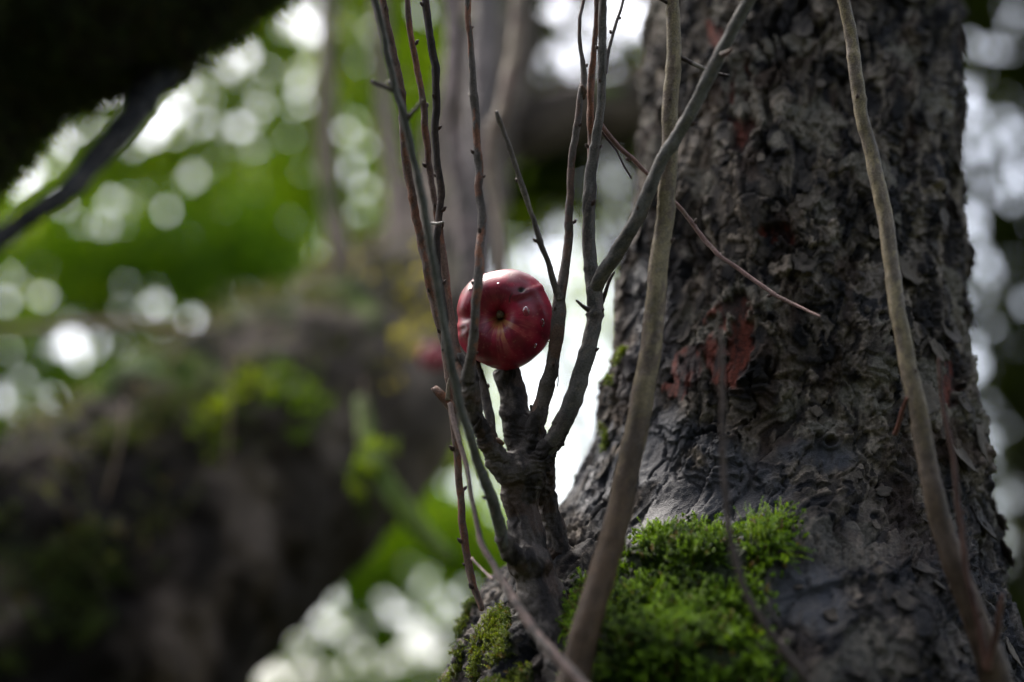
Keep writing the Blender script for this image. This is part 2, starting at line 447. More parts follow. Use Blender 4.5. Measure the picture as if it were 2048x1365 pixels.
micro = 0.0005 * fbm(U / 0.004, Vv / 0.004, 33, 2) + rag * 0.0022 * (0.3 - abs(fbm(wu / 0.010, wv / 0.016, 34, 3)))
low = 0.008 * fbm(U / 0.09, Vv / 0.12, 43, 3)
crk = fbm(wu / 0.030, wv / 0.26, 61, 4); crack = np.exp(-(crk / 0.024) ** 2) * sstep(-0.1, 0.2, fbm(U / 0.06, Vv / 0.08, 62))
H = low + (1 - shag) * (0.0035 * r1 - 0.0028 * np.exp(-(e / 0.035) ** 2) + 0.0012 * fbm(U / 0.006, Vv / 0.006, 36, 3)) + shag * (0.9 * plate + small * (0.05 + 0.45 * rag)) + (0.62 + 0.38 * shag) * (terr + lipm) + micro * (0.5 + 0.5 * shag) - 0.013 * crack * (0.3 + 0.7 * shag)
H = H - np.percentile(H[front], 60) * (0.58 + 0.42 * shag)
# peeled patches down to the red inner bark
REDP = [(1455, 665, 52, 100), (1360, 730, 40, 46), (1340, 790, 30, 18), (1492, 165, 26, 50), (1488, 275, 30, 40), (1565, 470, 34, 28), (1795, 690, 20, 40), (1890, 780, 26, 50), (1430, 80, 24, 30)]
red = np.zeros_like(PX)
for (a, b, c, d) in REDP:
    red = np.maximum(red, sstep(0.35, 0.5, gblob(PX + 2.4 * nzx + 9 * fbm(PX / 12, PY / 20, 53), PY + 2.4 * nzy, a, b, c * 1.1, d * 1.1)))
red *= front * sstep(-0.30, -0.12, fbm(PX / 26, PY / 44, 54) + 0.06)
H = H * (1 - 0.85 * red) - 0.0035 * red
# woodpecker pits and the ringed bud scar
PITS = [(1553, 567, 7), (1585, 560, 8), (1562, 532, 6), (1594, 533, 7), (1573, 508, 6), (1720, 510, 7), (1534, 524, 5), (1610, 575, 5), (1662, 957, 8), (1760, 470, 5), (1700, 560, 6), (1655, 500, 5)]
pit = np.zeros_like(PX)
for (a, b, r) in PITS: pit = np.maximum(pit, gblob(PX, PY, a, b, r, r))
pit *= front; H -= 0.0045 * pit
ring = np.hypot((PX - 1662), (PY - 882) * 1.35) * front + 999 * (~front)
H += 0.004 * np.exp(-((ring - 17) / 5) ** 2) - 0.006 * np.exp(-(ring / 8) ** 2)
# moss cushion ground
MOSS = [(1232, 1150), (1262, 1085), (1330, 1074), (1420, 1080), (1490, 1066), (1520, 1050), (1545, 1080), (1525, 1145), (1470, 1185), (1480, 1250), (1510, 1330), (1560, 1460), (1090, 1460), (1165, 1330), (1130, 1240), (1128, 1185), (1165, 1180), (1205, 1190)]
MOSS2 = [(968, 1196), (1005, 1200), (1040, 1260), (1060, 1330), (1060, 1460), (850, 1460), (895, 1360), (940, 1275)]
qm = 26 * fbm(PX / 30, PY / 30, 55); mm = in_poly(qx + qm, qy + 24 * fbm(PX / 28 + 3, PY / 28, 56), MOSS) & front & (fbm(U / 0.022, Vv / 0.018, 57) > -0.42); mm2 = in_poly(qx, qy, MOSS2) & front & (fbm(U / 0.014, Vv / 0.03, 71) > 0.08)
mm3 = front & (gblob(qx, qy, 1256, 720, 9, 18) + gblob(qx, qy, 1246, 765, 7, 14) + gblob(qx, qy, 1200, 880, 6, 30) > 0.5)
mg = mm.reshape(nr, nc).astype(float)
def blur(a, k):
    for ax in (0, 1):
        p = np.cumsum(np.concatenate([np.repeat(np.take(a, [0], ax), k + 1, ax), a, np.repeat(np.take(a, [-1], ax), k, ax)], ax), ax)
        n = a.shape[ax]
        a = (np.take(p, np.arange(2 * k + 1, 2 * k + 1 + n), ax) - np.take(p, np.arange(0, n), ax)) / (2 * k + 1)
    return a
mb = blur(blur(mg, 9), 9).ravel()
H = H * (1 - 0.5 * mb) + 0.005 * sstep(0.1, 0.9, mb) * (1 + 1.3 * fbm(U / 0.016, Vv / 0.012, 81))
H += 0.006 * np.exp(-((PY - 1125) / 40) ** 2) * mb * sstep(1220, 1290, PX) * (1 - sstep(1520, 1590, PX)) + 0.012 * np.exp(-((PY - 1330) / 60) ** 2) * mb
Vt = base + NRM * H.reshape(nr, nc)[..., None]
# colours: weathered grey plates, darker wet skin, rusty inner bark
tone = np.clip(0.05 + 0.75 * h32(lev, ix * (rag > 0.5), iy * (rag > 0.5), 300) ** 1.4 + 0.3 * (s2 - 0.4) + 0.6 * fbm(wu / 0.014, wv / 0.025, 91), 0, 1)
col = mixc((0.006, 0.0056, 0.006), (0.22, 0.18, 0.138), tone ** 1.7)
brown = sstep(0.1, 0.45, fbm(wu / 0.03, wv / 0.045, 95))
col = col * (1 - 0.5 * brown[:, None]) + np.array((0.060, 0.036, 0.022)) * 0.5 * brown[:, None]
lich = sstep(0.22, 0.34, fbm(wu / 0.04 + 7, wv / 0.04, 96)) * (1 - sstep(0.2, 0.5, smoothm))
col = col * (1 - 0.55 * lich[:, None]) + np.array((0.21, 0.19, 0.15)) * 0.55 * lich[:, None]
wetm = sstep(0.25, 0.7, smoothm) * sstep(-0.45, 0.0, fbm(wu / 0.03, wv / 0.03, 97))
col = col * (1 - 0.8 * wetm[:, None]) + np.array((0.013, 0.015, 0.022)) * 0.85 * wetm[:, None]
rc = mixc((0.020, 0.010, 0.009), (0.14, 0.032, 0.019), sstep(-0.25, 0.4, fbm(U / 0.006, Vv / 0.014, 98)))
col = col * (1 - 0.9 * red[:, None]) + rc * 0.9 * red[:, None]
low_shade = sstep(880, 1120, PY + 3 * nzy) * front; col = col * (1 - 0.45 * low_shade[:, None]) + np.array((0.010, 0.012, 0.017)) * 0.45 * low_shade[:, None]  # shade of the lower trunk painted into the bark colour
col = col * (1 - 0.8 * pit[:, None])
gm_ = np.clip(mb + 0.7 * mm2 + 0.7 * mm3, 0, 1)
col = col * (1 - 0.85 * gm_[:, None]) + np.array((0.025, 0.04, 0.008)) * 0.85 * gm_[:, None]
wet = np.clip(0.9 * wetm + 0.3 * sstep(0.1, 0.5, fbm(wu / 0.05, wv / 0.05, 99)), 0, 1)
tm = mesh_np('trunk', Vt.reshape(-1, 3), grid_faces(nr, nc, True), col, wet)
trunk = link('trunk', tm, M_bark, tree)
VT = Vt.reshape(-1, 3); NT = NRM.reshape(-1, 3)
vis = front & (np.cos(TH).ravel() > -0.1)
PXd, PYd, PDd = proj(VT)

# ---- loose bark flakes, each a curled scale of its own
def flake_mesh(seed):
    r = np.random.default_rng(seed)
    n, m = 9, 8
    a = np.linspace(-1, 1, n); b = np.linspace(-1, 1, m)
    A, B_ = np.meshgrid(a, b)
    ang = np.arctan2(B_, A); rag = 1 + 0.3 * fbm(ang * 1.2 + seed, A * 0 + seed, seed, 3) + 0.09 * r.normal(size=A.shape) * (np.maximum(abs(A), abs(B_)) > 0.95)
    x = A * np.sqrt(1 - 0.42 * B_ ** 2) * rag; y = B_ * np.sqrt(1 - 0.42 * A ** 2) * rag * 1.35
    z = 0.10 * r.uniform(0.4, 1.2) * (y - 0.4) ** 2 * (y < 0.4) + 0.12 * x ** 2 * r.uniform(-0.3, 1.0) + 0.06 * fbm(x * 2, y * 2, seed) + 0.04
    V = np.stack([x, y, z], -1).reshape(-1, 3); V2 = V - np.array([0, 0, 0.10])
    Fq = grid_faces(m, n, False); N0 = len(V)
    rim = list(range(n)) + [i * n + n - 1 for i in range(1, m)] + [(m - 1) * n + i for i in range(n - 2, -1, -1)] + [i * n for i in range(m - 2, 0, -1)]
    rim = np.array(rim); nx = np.roll(rim, -1)
    side = np.stack([rim, rim + N0, nx + N0, nx], -1)
    VV = np.concatenate([V, V2]); FF = np.concatenate([Fq, Fq[:, ::-1] + N0, side])
    t = r.uniform(0.1, 0.9)
    c = mixc((0.018, 0.016, 0.015), (0.17, 0.14, 0.108), np.clip(t + 0.5 * fbm(VV[:, 0] * 2, VV[:, 1] * 2, seed), 0, 1))
    me = mesh_np('bark_flake', VV, FF, c, np.full(len(VV), 0.2)); me.materials.append(M_bark); return me
FLAKES = [flake_mesh(300 + i) for i in range(14)]
cand = np.where(vis & (PXd > 1130) & (PXd < 2040) & (PYd > -30) & (PYd < 1390) & (mb < 0.05) & (red < 0.1))[0]
rf_ = np.random.default_rng(29)
wts = 0.25 + shag[cand] + 0.8 * ((PXd[cand] > 1600) & (PYd[cand] > 450)); wts /= wts.sum()
for i, k in enumerate(rf_.choice(cand, 140, replace=False, p=wts)):
    n = Vector(NT[k]); t = Vector((0, 0, 1)); t = (t - n * t.dot(n)).normalized(); b = t.cross(n)
    a = rf_.normal() * 0.5
    y = (t * math.cos(a) + b * math.sin(a)); x = y.cross(n)
    tl = rf_.uniform(-0.05, 0.38)
    n2 = (n * math.cos(tl) + y * math.sin(tl)); y2 = n2.cross(x)
    s = 0.003 + 0.009 * rf_.uniform() ** 2 * (1.25 if PYd[k] > 850 else 1)
    o = bpy.data.objects.new('bark_flake', FLAKES[i % 14]); S.collection.objects.link(o); o.parent = trunk
    m4 = Matrix((x, y2, n2)).transposed().to_4x4()
    o.matrix_local = Matrix.Translation(Vector(VT[k]) + n * 0.0012) @ m4 @ Matrix.Diagonal((s * rf_.uniform(0.7, 1.2), s, s * rf_.uniform(0.7, 1.3), 1))

# ------------------------------------------------------------------ moss
def moss_object(name, idx, label, cat, count, lmin, lmax, seed, c_a=(0.055, 0.115, 0.010), c_b=(0.17, 0.26, 0.022), parent=None, V_=None, N_=None, lift=0.004, leaf_n=11, leaf_l=0.0026, wgt=None):
    V_ = VT if V_ is None else V_; N_ = NT if N_ is None else N_
    r = np.random.default_rng(seed)
    k = r.choice(idx, count, p=None if wgt is None else wgt / wgt.sum())
    n = N_[k]; p = V_[k] + r.normal(size=(count, 3)) * 0.0007 + n * r.uniform(-0.001, lift, count)[:, None]
    cl = np.stack([fbm(p[:, 0] / 0.012, p[:, 2] / 0.009, seed + 60 + q_) for q_ in range(3)], -1)
    d = n * 0.75 + np.array([0.15, 0, 0.5]) + r.normal(size=(count, 3)) * 0.5 + 1.7 * cl
    d /= np.linalg.norm(d, axis=1)[:, None]
    ln = r.uniform(lmin, lmax, count) * (1 if wgt is None else (0.4 + 0.6 * sstep(0.1, 0.9, mbw[k])))
    b = np.cross(d, r.normal(size=(count, 3))); b /= np.linalg.norm(b, axis=1)[:, None]
    c = np.cross(d, b)
    bend = (np.array([0, 0, -0.35]) + r.normal(size=(count, 3)) * 0.35)
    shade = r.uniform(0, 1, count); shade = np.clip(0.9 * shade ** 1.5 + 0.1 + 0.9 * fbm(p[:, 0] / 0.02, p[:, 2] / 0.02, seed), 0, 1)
    dead = r.uniform(0, 1, count)
    Vs, Cs = [], []
    m = leaf_n                                             # leaflets per shoot
    for i in range(m):
        t = (i + 0.6) / m
        o = p + d * (ln * t)[:, None] + bend * (ln * t * t * 0.5)[:, None]
        a = i * 2.39996 + r.uniform(0, 1, count)
        side = b * np.cos(a)[:, None] + c * np.sin(a)[:, None]
        tip = side * 0.8 + d * 0.75
        L = leaf_l * (1.1 - 0.7 * t) * r.uniform(0.7, 1.3, count)
        wv_ = np.cross(tip, d); wv_ /= np.linalg.norm(wv_, axis=1)[:, None] + 1e-9
        w = 0.17 * leaf_l + 0 * L
        Vs.append(np.stack([o - wv_ * w[:, None], o + wv_ * w[:, None], o + tip * L[:, None]], 1))
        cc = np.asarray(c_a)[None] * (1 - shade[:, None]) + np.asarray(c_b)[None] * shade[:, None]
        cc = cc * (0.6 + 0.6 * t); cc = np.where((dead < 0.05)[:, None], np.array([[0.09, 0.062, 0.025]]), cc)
        Cs.append(np.repeat(cc[:, None], 3, 1))
    # thin stem blades
    for q in (b, c):
        o1 = p + d * (ln * 0.5)[:, None] + bend * (ln * 0.125)[:, None]; o2 = p + d * ln[:, None] + bend * (ln * 0.5)[:, None]
        Vs.append(np.stack([p - q * 0.0003, p + q * 0.0003, o1], 1)); Vs.append(np.stack([o1 - q * 0.0002, o1 + q * 0.0002, o2], 1))
        cc = np.repeat(np.array([[[0.07, 0.08, 0.015]]]), count, 0); Cs += [np.repeat(cc, 3, 1)] * 2
    V = np.concatenate(Vs).reshape(-1, 3); C = np.concatenate(Cs).reshape(-1, 3)
    F = np.arange(len(V)).reshape(-1, 3)
    me = mesh_np(name, V, F, C, smooth=False)
    o = link(name, me, M_moss, parent)
    return tag(o, label, cat, kind='stuff')

mbw = blur(blur(mg, 11), 11).ravel() * sstep(-0.35, 0.15, fbm(U / 0.03, Vv / 0.022, 58) + 0.15) ; ids = np.where((mbw > 0.04) & vis)[0]
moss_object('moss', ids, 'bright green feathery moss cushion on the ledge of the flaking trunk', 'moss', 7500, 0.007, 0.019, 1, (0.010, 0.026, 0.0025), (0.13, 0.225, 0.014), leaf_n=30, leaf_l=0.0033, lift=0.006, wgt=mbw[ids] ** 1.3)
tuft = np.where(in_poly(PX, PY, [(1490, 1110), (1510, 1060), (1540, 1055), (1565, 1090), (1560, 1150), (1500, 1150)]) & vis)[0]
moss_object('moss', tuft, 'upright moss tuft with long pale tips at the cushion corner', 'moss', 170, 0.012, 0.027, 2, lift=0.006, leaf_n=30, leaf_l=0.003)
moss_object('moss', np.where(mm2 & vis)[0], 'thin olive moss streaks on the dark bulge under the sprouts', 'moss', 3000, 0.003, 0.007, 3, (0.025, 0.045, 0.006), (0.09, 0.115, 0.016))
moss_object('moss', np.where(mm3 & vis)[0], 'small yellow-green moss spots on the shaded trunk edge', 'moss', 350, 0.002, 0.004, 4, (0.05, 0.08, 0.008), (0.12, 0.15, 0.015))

# ------------------------------------------------------------------ the sprouting stub and its shoots
D = 1.085
def sh(pts, c1, c2=None, patch=0.0, seed=0, buds=3, **k):
    pts = [(a, b, c, r * (0.86 if r < 24 and seed not in (35, 38) else 1)) for a, b, c, r in pts]
    if pts[-1][1] < -30:                       # sprouts go on above the frame, thinning out
        a, b = np.array(pts[-2]), np.array(pts[-1]); dv_ = (b - a) / max(1.0, abs(b[1] - a[1]))
        for st, f in ((180, 0.8), (380, 0.55), (560, 0.25)):
            q = b + dv_ * st; pts.append((q[0] + 10 * math.sin(seed + st), q[1], b[2] + (q[2] - b[2]) * 0.5, b[3] * f))
    s = shoot(tree, pts, c1, c2, patch, seed, **k)
    if buds: put_parts(s, max(1, buds - 1), seed)
    return s
GD = (0.055, 0.044, 0.038)
# stems, knots, stub and collars grown together into one gnarled piece
def grown(parts, knobs, name, seed):
    Vs, Fq, Ft = [], [], []; off = 0
    for pts in parts:
        pts = np.array(pts, float)
        C4 = np.concatenate([P(pts[:, 0], pts[:, 1], pts[:, 2]), (pts[:, 3] * K * pts[:, 2])[:, None]], 1)
        Q = catmull(C4, 0.003); C = Q[:, :3].copy()
        L = np.concatenate([[0], np.cumsum(np.linalg.norm(np.diff(C, axis=0), axis=1))])
        for a in range(3): C[:, a] += 0.003 * fbm(L / 0.03, np.full_like(L, a * 5.1 + off), seed + 2)
        rad = Q[:, 3] * (1 + 0.12 * fbm(L / 0.025, np.full_like(L, off * 0.01), seed + 3))
        V, F, caps, *_ = tube_raw(C, rad, 28, lambda l, t, r: 0.16 * fbm(l / 0.03, t * 1.6, seed + off, 3), 0, 0.35)
        Vs.append(V); Fq.append(F + off); Ft.append(np.concatenate(caps) + off); off += len(V)
    for (px, py, d, r, sq) in knobs:
        n, m = 20, 28
        t = np.linspace(0.05, math.pi - 0.05, n); p = np.linspace(0, 2 * math.pi, m, endpoint=False); T_, P_ = np.meshgrid(t, p, indexing='ij')
        X = np.sin(T_) * np.cos(P_); Y = np.sin(T_) * np.sin(P_); Z = np.cos(T_); q = 1 + 0.35 * fbm(X * 1.6 + px, Y * 1.6 + Z * 1.3, seed + 9, 3)
        l = np.stack([X * q * sq[0], Y * q * sq[1], Z * q * sq[2]], -1).reshape(-1, 3) * r * K * d
        V = P(px, py, d) + l[:, 0:1] * RIGHT + l[:, 1:2] * FWD + l[:, 2:3] * UP
        V = np.concatenate([V, [V[:m].mean(0), V[-m:].mean(0)]]); jj = np.arange(m); j2 = (jj + 1) % m
        ft = np.concatenate([np.stack([np.full(m, n * m), jj, j2], -1), np.stack([np.full(m, n * m + 1), (n - 1) * m + j2, (n - 1) * m + jj], -1)])
        Vs.append(V); Fq.append(grid_faces(n, m, True)[:, ::-1] + off); Ft.append(ft + off); off += len(V)
    tmp = bpy.data.objects.new('tmp', build_mixed('tmp', np.concatenate(Vs), np.concatenate(Fq), np.concatenate(Ft))); S.collection.objects.link(tmp)
    rm = tmp.modifiers.new('r', 'REMESH'); rm.mode = 'VOXEL'; rm.voxel_size = 0.0011; rm.use_smooth_shade = True
    sm = tmp.modifiers.new('s', 'SMOOTH'); sm.factor = 0.5; sm.iterations = 9
    dg = bpy.context.evaluated_depsgraph_get()
    me = bpy.data.meshes.new_from_object(tmp.evaluated_get(dg)); bpy.data.objects.remove(tmp)
    n = len(me.vertices); co = np.zeros(n * 3, np.float32); no = np.zeros(n * 3, np.float32)
    me.vertices.foreach_get('co', co); me.vertices.foreach_get('normal', no); co = co.reshape(-1, 3).astype(float); no = no.reshape(-1, 3).astype(float)
    a = (co - CAM) @ RIGHT + 0.6 * ((co - CAM) @ FWD); b = (co - CAM) @ UP; x, y, _d = proj(co)
    wr = np.exp(-((y - 925) / 70) ** 2)                                   # wrinkled collar zone
    w_ = 0.004 * fbm(a / 0.012, b / 0.012, seed + 20, 3)
    ridg = 0.25 - abs(fbm((a + w_) / 0.0055, (b + w_) / 0.022, seed + 21, 4)); wrk = 0.25 - abs(fbm((a + w_) / 0.014, (b + 2 * w_) / 0.0045, seed + 22, 4))
    h = (1 - 0.6 * wr) * 0.0042 * ridg + wr * 0.0050 * wrk + 0.0009 * fbm(a / 0.003, b / 0.004, seed + 23, 2)
    co = co + no * h[:, None]; me.vertices.foreach_set('co', co.astype(np.float32).ravel())
    t = sstep(-0.25, 0.35, fbm((a + w_) / 0.008, (b + w_) / 0.022, seed + 24, 4))
    c = mixc((0.022, 0.017, 0.015), (0.105, 0.086, 0.074), t); br = sstep(0.12, 0.32, fbm(a / 0.014, b / 0.014, seed + 25)); c = c * (1 - 0.6 * br[:, None]) + np.array((0.085, 0.05, 0.034)) * 0.6 * br[:, None]
    cc = np.ones((n, 4), np.float32); cc[:, :3] = c
    at = me.attributes.new('Col', 'FLOAT_COLOR', 'POINT'); at.data.foreach_set('color', cc.ravel()); me.update()
    me.materials.clear(); me.materials.append(M_twig)
    me.name = name
    return link(name, me, None, tree)
grown([[(1165, 1420, 1.00, 60), (1125, 1300, 1.03, 48), (1090, 1200, 1.055, 41), (1062, 1110, 1.07, 36), (1044, 1030, 1.08, 33), (1039, 960, 1.085, 38), (1040, 925, 1.085, 38)],
       [(1160, 1300, 1.09, 44), (1130, 1190, 1.10, 31), (1113, 1090, 1.105, 24), (1096, 1000, 1.105, 20), (1078, 930, 1.10, 26), (1066, 880, 1.10, 22)],
       [(1055, 930, 1.095, 34), (1036, 850, 1.10, 29), (1020, 780, 1.105, 27), (1012, 737, 1.108, 25)],
       [(1040, 985, 1.082, 28), (1006, 945, 1.078, 24), (974, 890, 1.070, 20), (953, 830, 1.062, 16.5), (943, 775, 1.055, 16.5), (937, 742, 1.051, 14)],
       [(1045, 1010, 1.083, 30), (1066, 950, 1.078, 27), (1090, 908, 1.072, 22), (1114, 868, 1.068, 18.5), (1132, 830, 1.066, 16.5)],
       [(1050, 950, 1.088, 26), (1062, 900, 1.085, 22), (1075, 845, 1.083, 17.5), (1084, 810, 1.081, 14.5)],
       [(1030, 960, 1.087, 20), (1000, 925, 1.086, 15), (988, 885, 1.09, 12), (982, 850, 1.093, 10)],
       [(1075, 1135, 1.06, 34), (1040, 1118, 1.048, 26), (1016, 1096, 1.038, 18), (1003, 1068, 1.031, 13)],
       [(940, 765, 1.054, 15), (930, 735, 1.06, 12.5), (920, 715, 1.066, 10.5)]],
      [(1042, 935, 1.083, 50, (1.0, 0.85, 0.8)), (1064, 868, 1.092, 30, (0.9, 0.9, 1.3)), (986, 915, 1.080, 20, (1.0, 0.9, 1.3)), (1056, 1128, 1.06, 38, (1.0, 0.9, 1.2)), (938, 752, 1.054, 17, (1, 1, 1.2))], 'sprouting_stem', 940)
sh([(1074, 842, 1.088, 9), (1068, 822, 1.084, 8), (1062, 812, 1.082, 3)], GD, None, 0, 150, 0, name='broken_spur', knots=False)
sh([(950, 865, 1.062, 6), (958, 852, 1.058, 6), (965, 838, 1.055, 4.5)], DARK, None, 0, 151, 0, name='broken_spur', knots=False)
sh([(985, 888, 1.074, 8), (998, 884, 1.07, 7), (1008, 890, 1.068, 4)], (0.12, 0.06, 0.035), None, 0, 152, 0, name='broken_spur', knots=False)
# left fork holding the apple
sh([(934, 760, 1.051, 15), (941, 705, 1.042, 12.5), (949, 645, 1.036, 11.5), (954, 590, 1.034, 11), (957, 545, 1.036, 11.5), (959, 490, 1.042, 10), (962, 430, 1.050, 10), (959, 350, 1.058, 9.5), (953, 285, 1.063, 9), (948, 205, 1.068, 10), (943, 110, 1.072, 8), (936, 20, 1.076, 7.5), (931, -80, 1.08, 7)], GREY, RUST, 0.28, 12, 2)
sh([(936, 765, 1.058, 15), (915, 705, 1.068, 12), (902, 650, 1.078, 11), (893, 585, 1.085, 9), (884, 510, 1.09, 9), (868, 405, 1.095, 8), (856, 305, 1.10, 8), (846, 200, 1.10, 8), (833, 130, 1.10, 7.5), (822, 75, 1.10, 7.5), (815, -20, 1.10, 6.5), (812, -90, 1.10, 6)], BROWN, RUST, 0.45, 13, 2)
sh([(962, 1222, 1.05, 6), (945, 1165, 1.06, 8.5), (931, 1090, 1.065, 9), (922, 1000, 1.07, 8.5), (914, 900, 1.075, 9), (905, 830, 1.078, 9), (899, 760, 1.08, 11), (890, 690, 1.082, 11), (876, 625, 1.085, 12), (858, 555, 1.087, 12), (846, 490, 1.09, 11.5), (828, 410, 1.092, 10), (812, 300, 1.095, 10), (802, 190, 1.097, 10), (785, 100, 1.10, 9.5), (766, 10, 1.10, 9), (750, -80, 1.10, 8.5)], BROWN, RUST, 0.35, 14, 2)
fg = sh([(1014, 1092, 1.037, 12), (1006, 1074, 1.032, 14.5), (985, 1005, 1.02, 14), (957, 930, 1.01, 12), (930, 850, 1.0, 11), (913, 780, 0.995, 10.5), (897, 700, 0.99, 10), (881, 605, 0.988, 10), (864, 510, 0.985, 9.5), (845, 410, 0.983, 9), (824, 305, 0.982, 9), (808, 235, 0.982, 10), (788, 170, 0.985, 9.5), (766, 60, 0.988, 9), (745, -20, 0.99, 8.5), (730, -90, 0.99, 8)], (0.10, 0.10, 0.085), None, 0.0, 15, 4)
sg = sh([(787, 180, 0.985, 5.5), (768, 172, 0.982, 5), (754, 166, 0.98, 6), (744, 161, 0.978, 5)], GREY, None, 0, 16, 0, name='side_twig', knots=False)
sh([(812, 240, 0.982, 6), (826, 224, 0.978, 5), (838, 210, 0.975, 5), (848, 196, 0.972, 3)], GREY, None, 0, 17, 0, name='side_twig', knots=False)
sh([(893, 700, 1.06, 8), (887, 620, 1.065, 8), (878, 550, 1.07, 8.5), (873, 490, 1.072, 8.5), (876, 435, 1.074, 8.5), (881, 385, 1.076, 9), (874, 310, 1.078, 8.5), (869, 245, 1.08, 9), (874, 150, 1.08, 10), (867, 110, 1.08, 9.5), (857, 55, 1.08, 9), (849, 0, 1.08, 8), (840, -80, 1.08, 8)], DARK, (0.08, 0.05, 0.04), 0.2, 18, 2)
sh([(864, 447, 1.07, 3), (876, 446, 1.06, 3.5), (888, 444, 1.055, 2.5)], (0.22, 0.2, 0.18), None, 0, 118, 0, name='side_twig', knots=False)
# the low front sprout and broken twig
sh([(1185, 1395, 0.90, 15), (1112, 1312, 0.925, 13), (1062, 1252, 0.945, 11.5), (1022, 1192, 0.965, 10), (986, 1132, 0.985, 8), (962, 1078, 1.0, 7.5), (950, 1020, 1.01, 6), (930, 930, 1.03, 5.5), (912, 860, 1.045, 6), (902, 805, 1.055, 6)], PINK, GREY, 0.4, 19, 0)
sh([(945, 1117, 1.03, 3), (962, 1137, 1.02, 3), (985, 1158, 1.0, 3.5)], PINK, None, 0, 20, 0, name='side_twig', knots=False)
sh([(912, 830, 1.06, 9), (893, 805, 1.062, 10), (878, 788, 1.064, 10), (868, 776, 1.066, 7)], (0.12, 0.07, 0.05), RUST, 0.4, 21, 0, name='broken_twig', rough=2.2, blunt=0.1)
sh([(895, 800, 1.06, 5), (896, 775, 1.06, 4), (897, 757, 1.06, 1.5)], TAN, None, 0, 22, 0, name='splinter', knots=False)
sh([(990, 893, 1.089, 9), (984, 865, 1.092, 11), (980, 830, 1.095, 11), (972, 795, 1.10, 12), (962, 755, 1.105, 10), (950, 715, 1.11, 9), (940, 670, 1.115, 8)], GD, GREY, 0.3, 23, 3)
# right of the apple
sh([(1068, 872, 1.084, 15), (1077, 838, 1.083, 16.5), (1090, 790, 1.080, 18), (1105, 720, 1.076, 16), (1114, 660, 1.074, 15.5), (1119, 600, 1.074, 15), (1127, 555, 1.075, 12), (1135, 490, 1.077, 10.5), (1140, 410, 1.08, 9.5), (1144, 340, 1.082, 8.5), (1152, 255, 1.085, 8), (1162, 190, 1.088, 7.5), (1168, 150, 1.09, 7), (1160, 95, 1.093, 5), (1158, 40, 1.095, 4.5), (1165, 0, 1.10, 4), (1172, -60, 1.10, 4)], GREY, BROWN, 0.35, 24, 2, flare=0.0)
sh([(1119, 598, 1.072, 9), (1108, 565, 1.070, 7.5), (1090, 515, 1.066, 7), (1072, 455, 1.062, 6.5), (1060, 420, 1.06, 6), (1046, 382, 1.058, 7), (1034, 345, 1.056, 6), (1019, 298, 1.054, 6), (1004, 258, 1.052, 5.5), (997, 240, 1.051, 6), (991, 222, 1.05, 4)], GREY, (0.20, 0.17, 0.14), 0.3, 25, 1)
sh([(1165, 200, 1.088, 3), (1170, 185, 1.086, 4.5), (1163, 172, 1.084, 4)], BROWN, None, 0, 125, 0, name='side_twig', knots=False)
# big right shoot and its fork
sh([(1094, 902, 1.0715, 18), (1114, 869, 1.068, 19.5), (1140, 812, 1.066, 21), (1164, 745, 1.066, 20), (1182, 685, 1.068, 20), (1188, 630, 1.070, 19), (1186, 580, 1.072, 19), (1181, 535, 1.074, 16), (1176, 480, 1.076, 15), (1178, 420, 1.078, 14.5), (1181, 370, 1.08, 16), (1184, 335, 1.08, 12.5), (1191, 280, 1.08, 11.5), (1202, 200, 1.08, 10.5), (1207, 100, 1.08, 10), (1205, 10, 1.08, 9), (1200, -80, 1.08, 9)], (0.10, 0.092, 0.085), GREY, 0.3, 26, 2, sides=22, flare=0.0)
sh([(1184, 604, 1.073, 12), (1190, 578, 1.070, 16), (1203, 552, 1.064, 17.5), (1227, 516, 1.056, 17), (1250, 478, 1.05, 16), (1275, 432, 1.044, 15.5), (1302, 370, 1.04, 16.5), (1325, 318, 1.035, 15), (1352, 275, 1.03, 15), (1400, 190, 1.02, 15), (1440, 110, 1.01, 14.5), (1487, 25, 1.0, 14), (1540, -70, 0.99, 14)], (0.10, 0.095, 0.088), None, 0, 27, 3, sides=20, flare=0.0)
sh([(1196, 630, 1.075, 6), (1205, 605, 1.075, 6), (1216, 575, 1.075, 4.5), (1223, 558, 1.075, 4), (1231, 545, 1.075, 2.5)], DARK, None, 0, 28, 0, name='side_twig', knots=False)
sh([(1178, 618, 1.058, 6), (1166, 610, 1.055, 4.5), (1154, 600, 1.052, 3)], DARK, None, 0, 29, 0, name='side_twig', knots=False)
sh([(1443, 112, 1.0, 6), (1453, 106, 0.995, 5), (1464, 97, 0.99, 2)], BROWN, None, 0, 129, 0, name='side_twig', knots=False)
sh([(1180, 370, 1.085, 10), (1181, 310, 1.09, 9), (1180, 250, 1.092, 8.5), (1181, 190, 1.094, 8.5), (1186, 120, 1.096, 7.5), (1194, 40, 1.098, 6.5), (1197, -60, 1.10, 6)], BROWN, RUST, 0.3, 30, 2)
sh([(1208, 145, 1.09, 5), (1217, 95, 1.095, 4.5), (1232, 45, 1.10, 4), (1245, 0, 1.105, 3.5), (1252, -50, 1.11, 3)], GREY, None, 0, 31, 2)
sh([(1196, 240, 1.09, 5), (1212, 262, 1.095, 6), (1237, 296, 1.10, 5.5), (1266, 321, 1.105, 5), (1298, 352, 1.105, 5), (1332, 386, 1.11, 5), (1375, 432, 1.11, 5), (1412, 481, 1.105, 5.5), (1450, 518, 1.095, 5), (1500, 556, 1.085, 5), (1550, 590, 1.07, 5), (1600, 614, 1.055, 4), (1642, 634, 1.04, 2.5)], (0.22, 0.13, 0.115), PINK, 0.3, 32, 2)
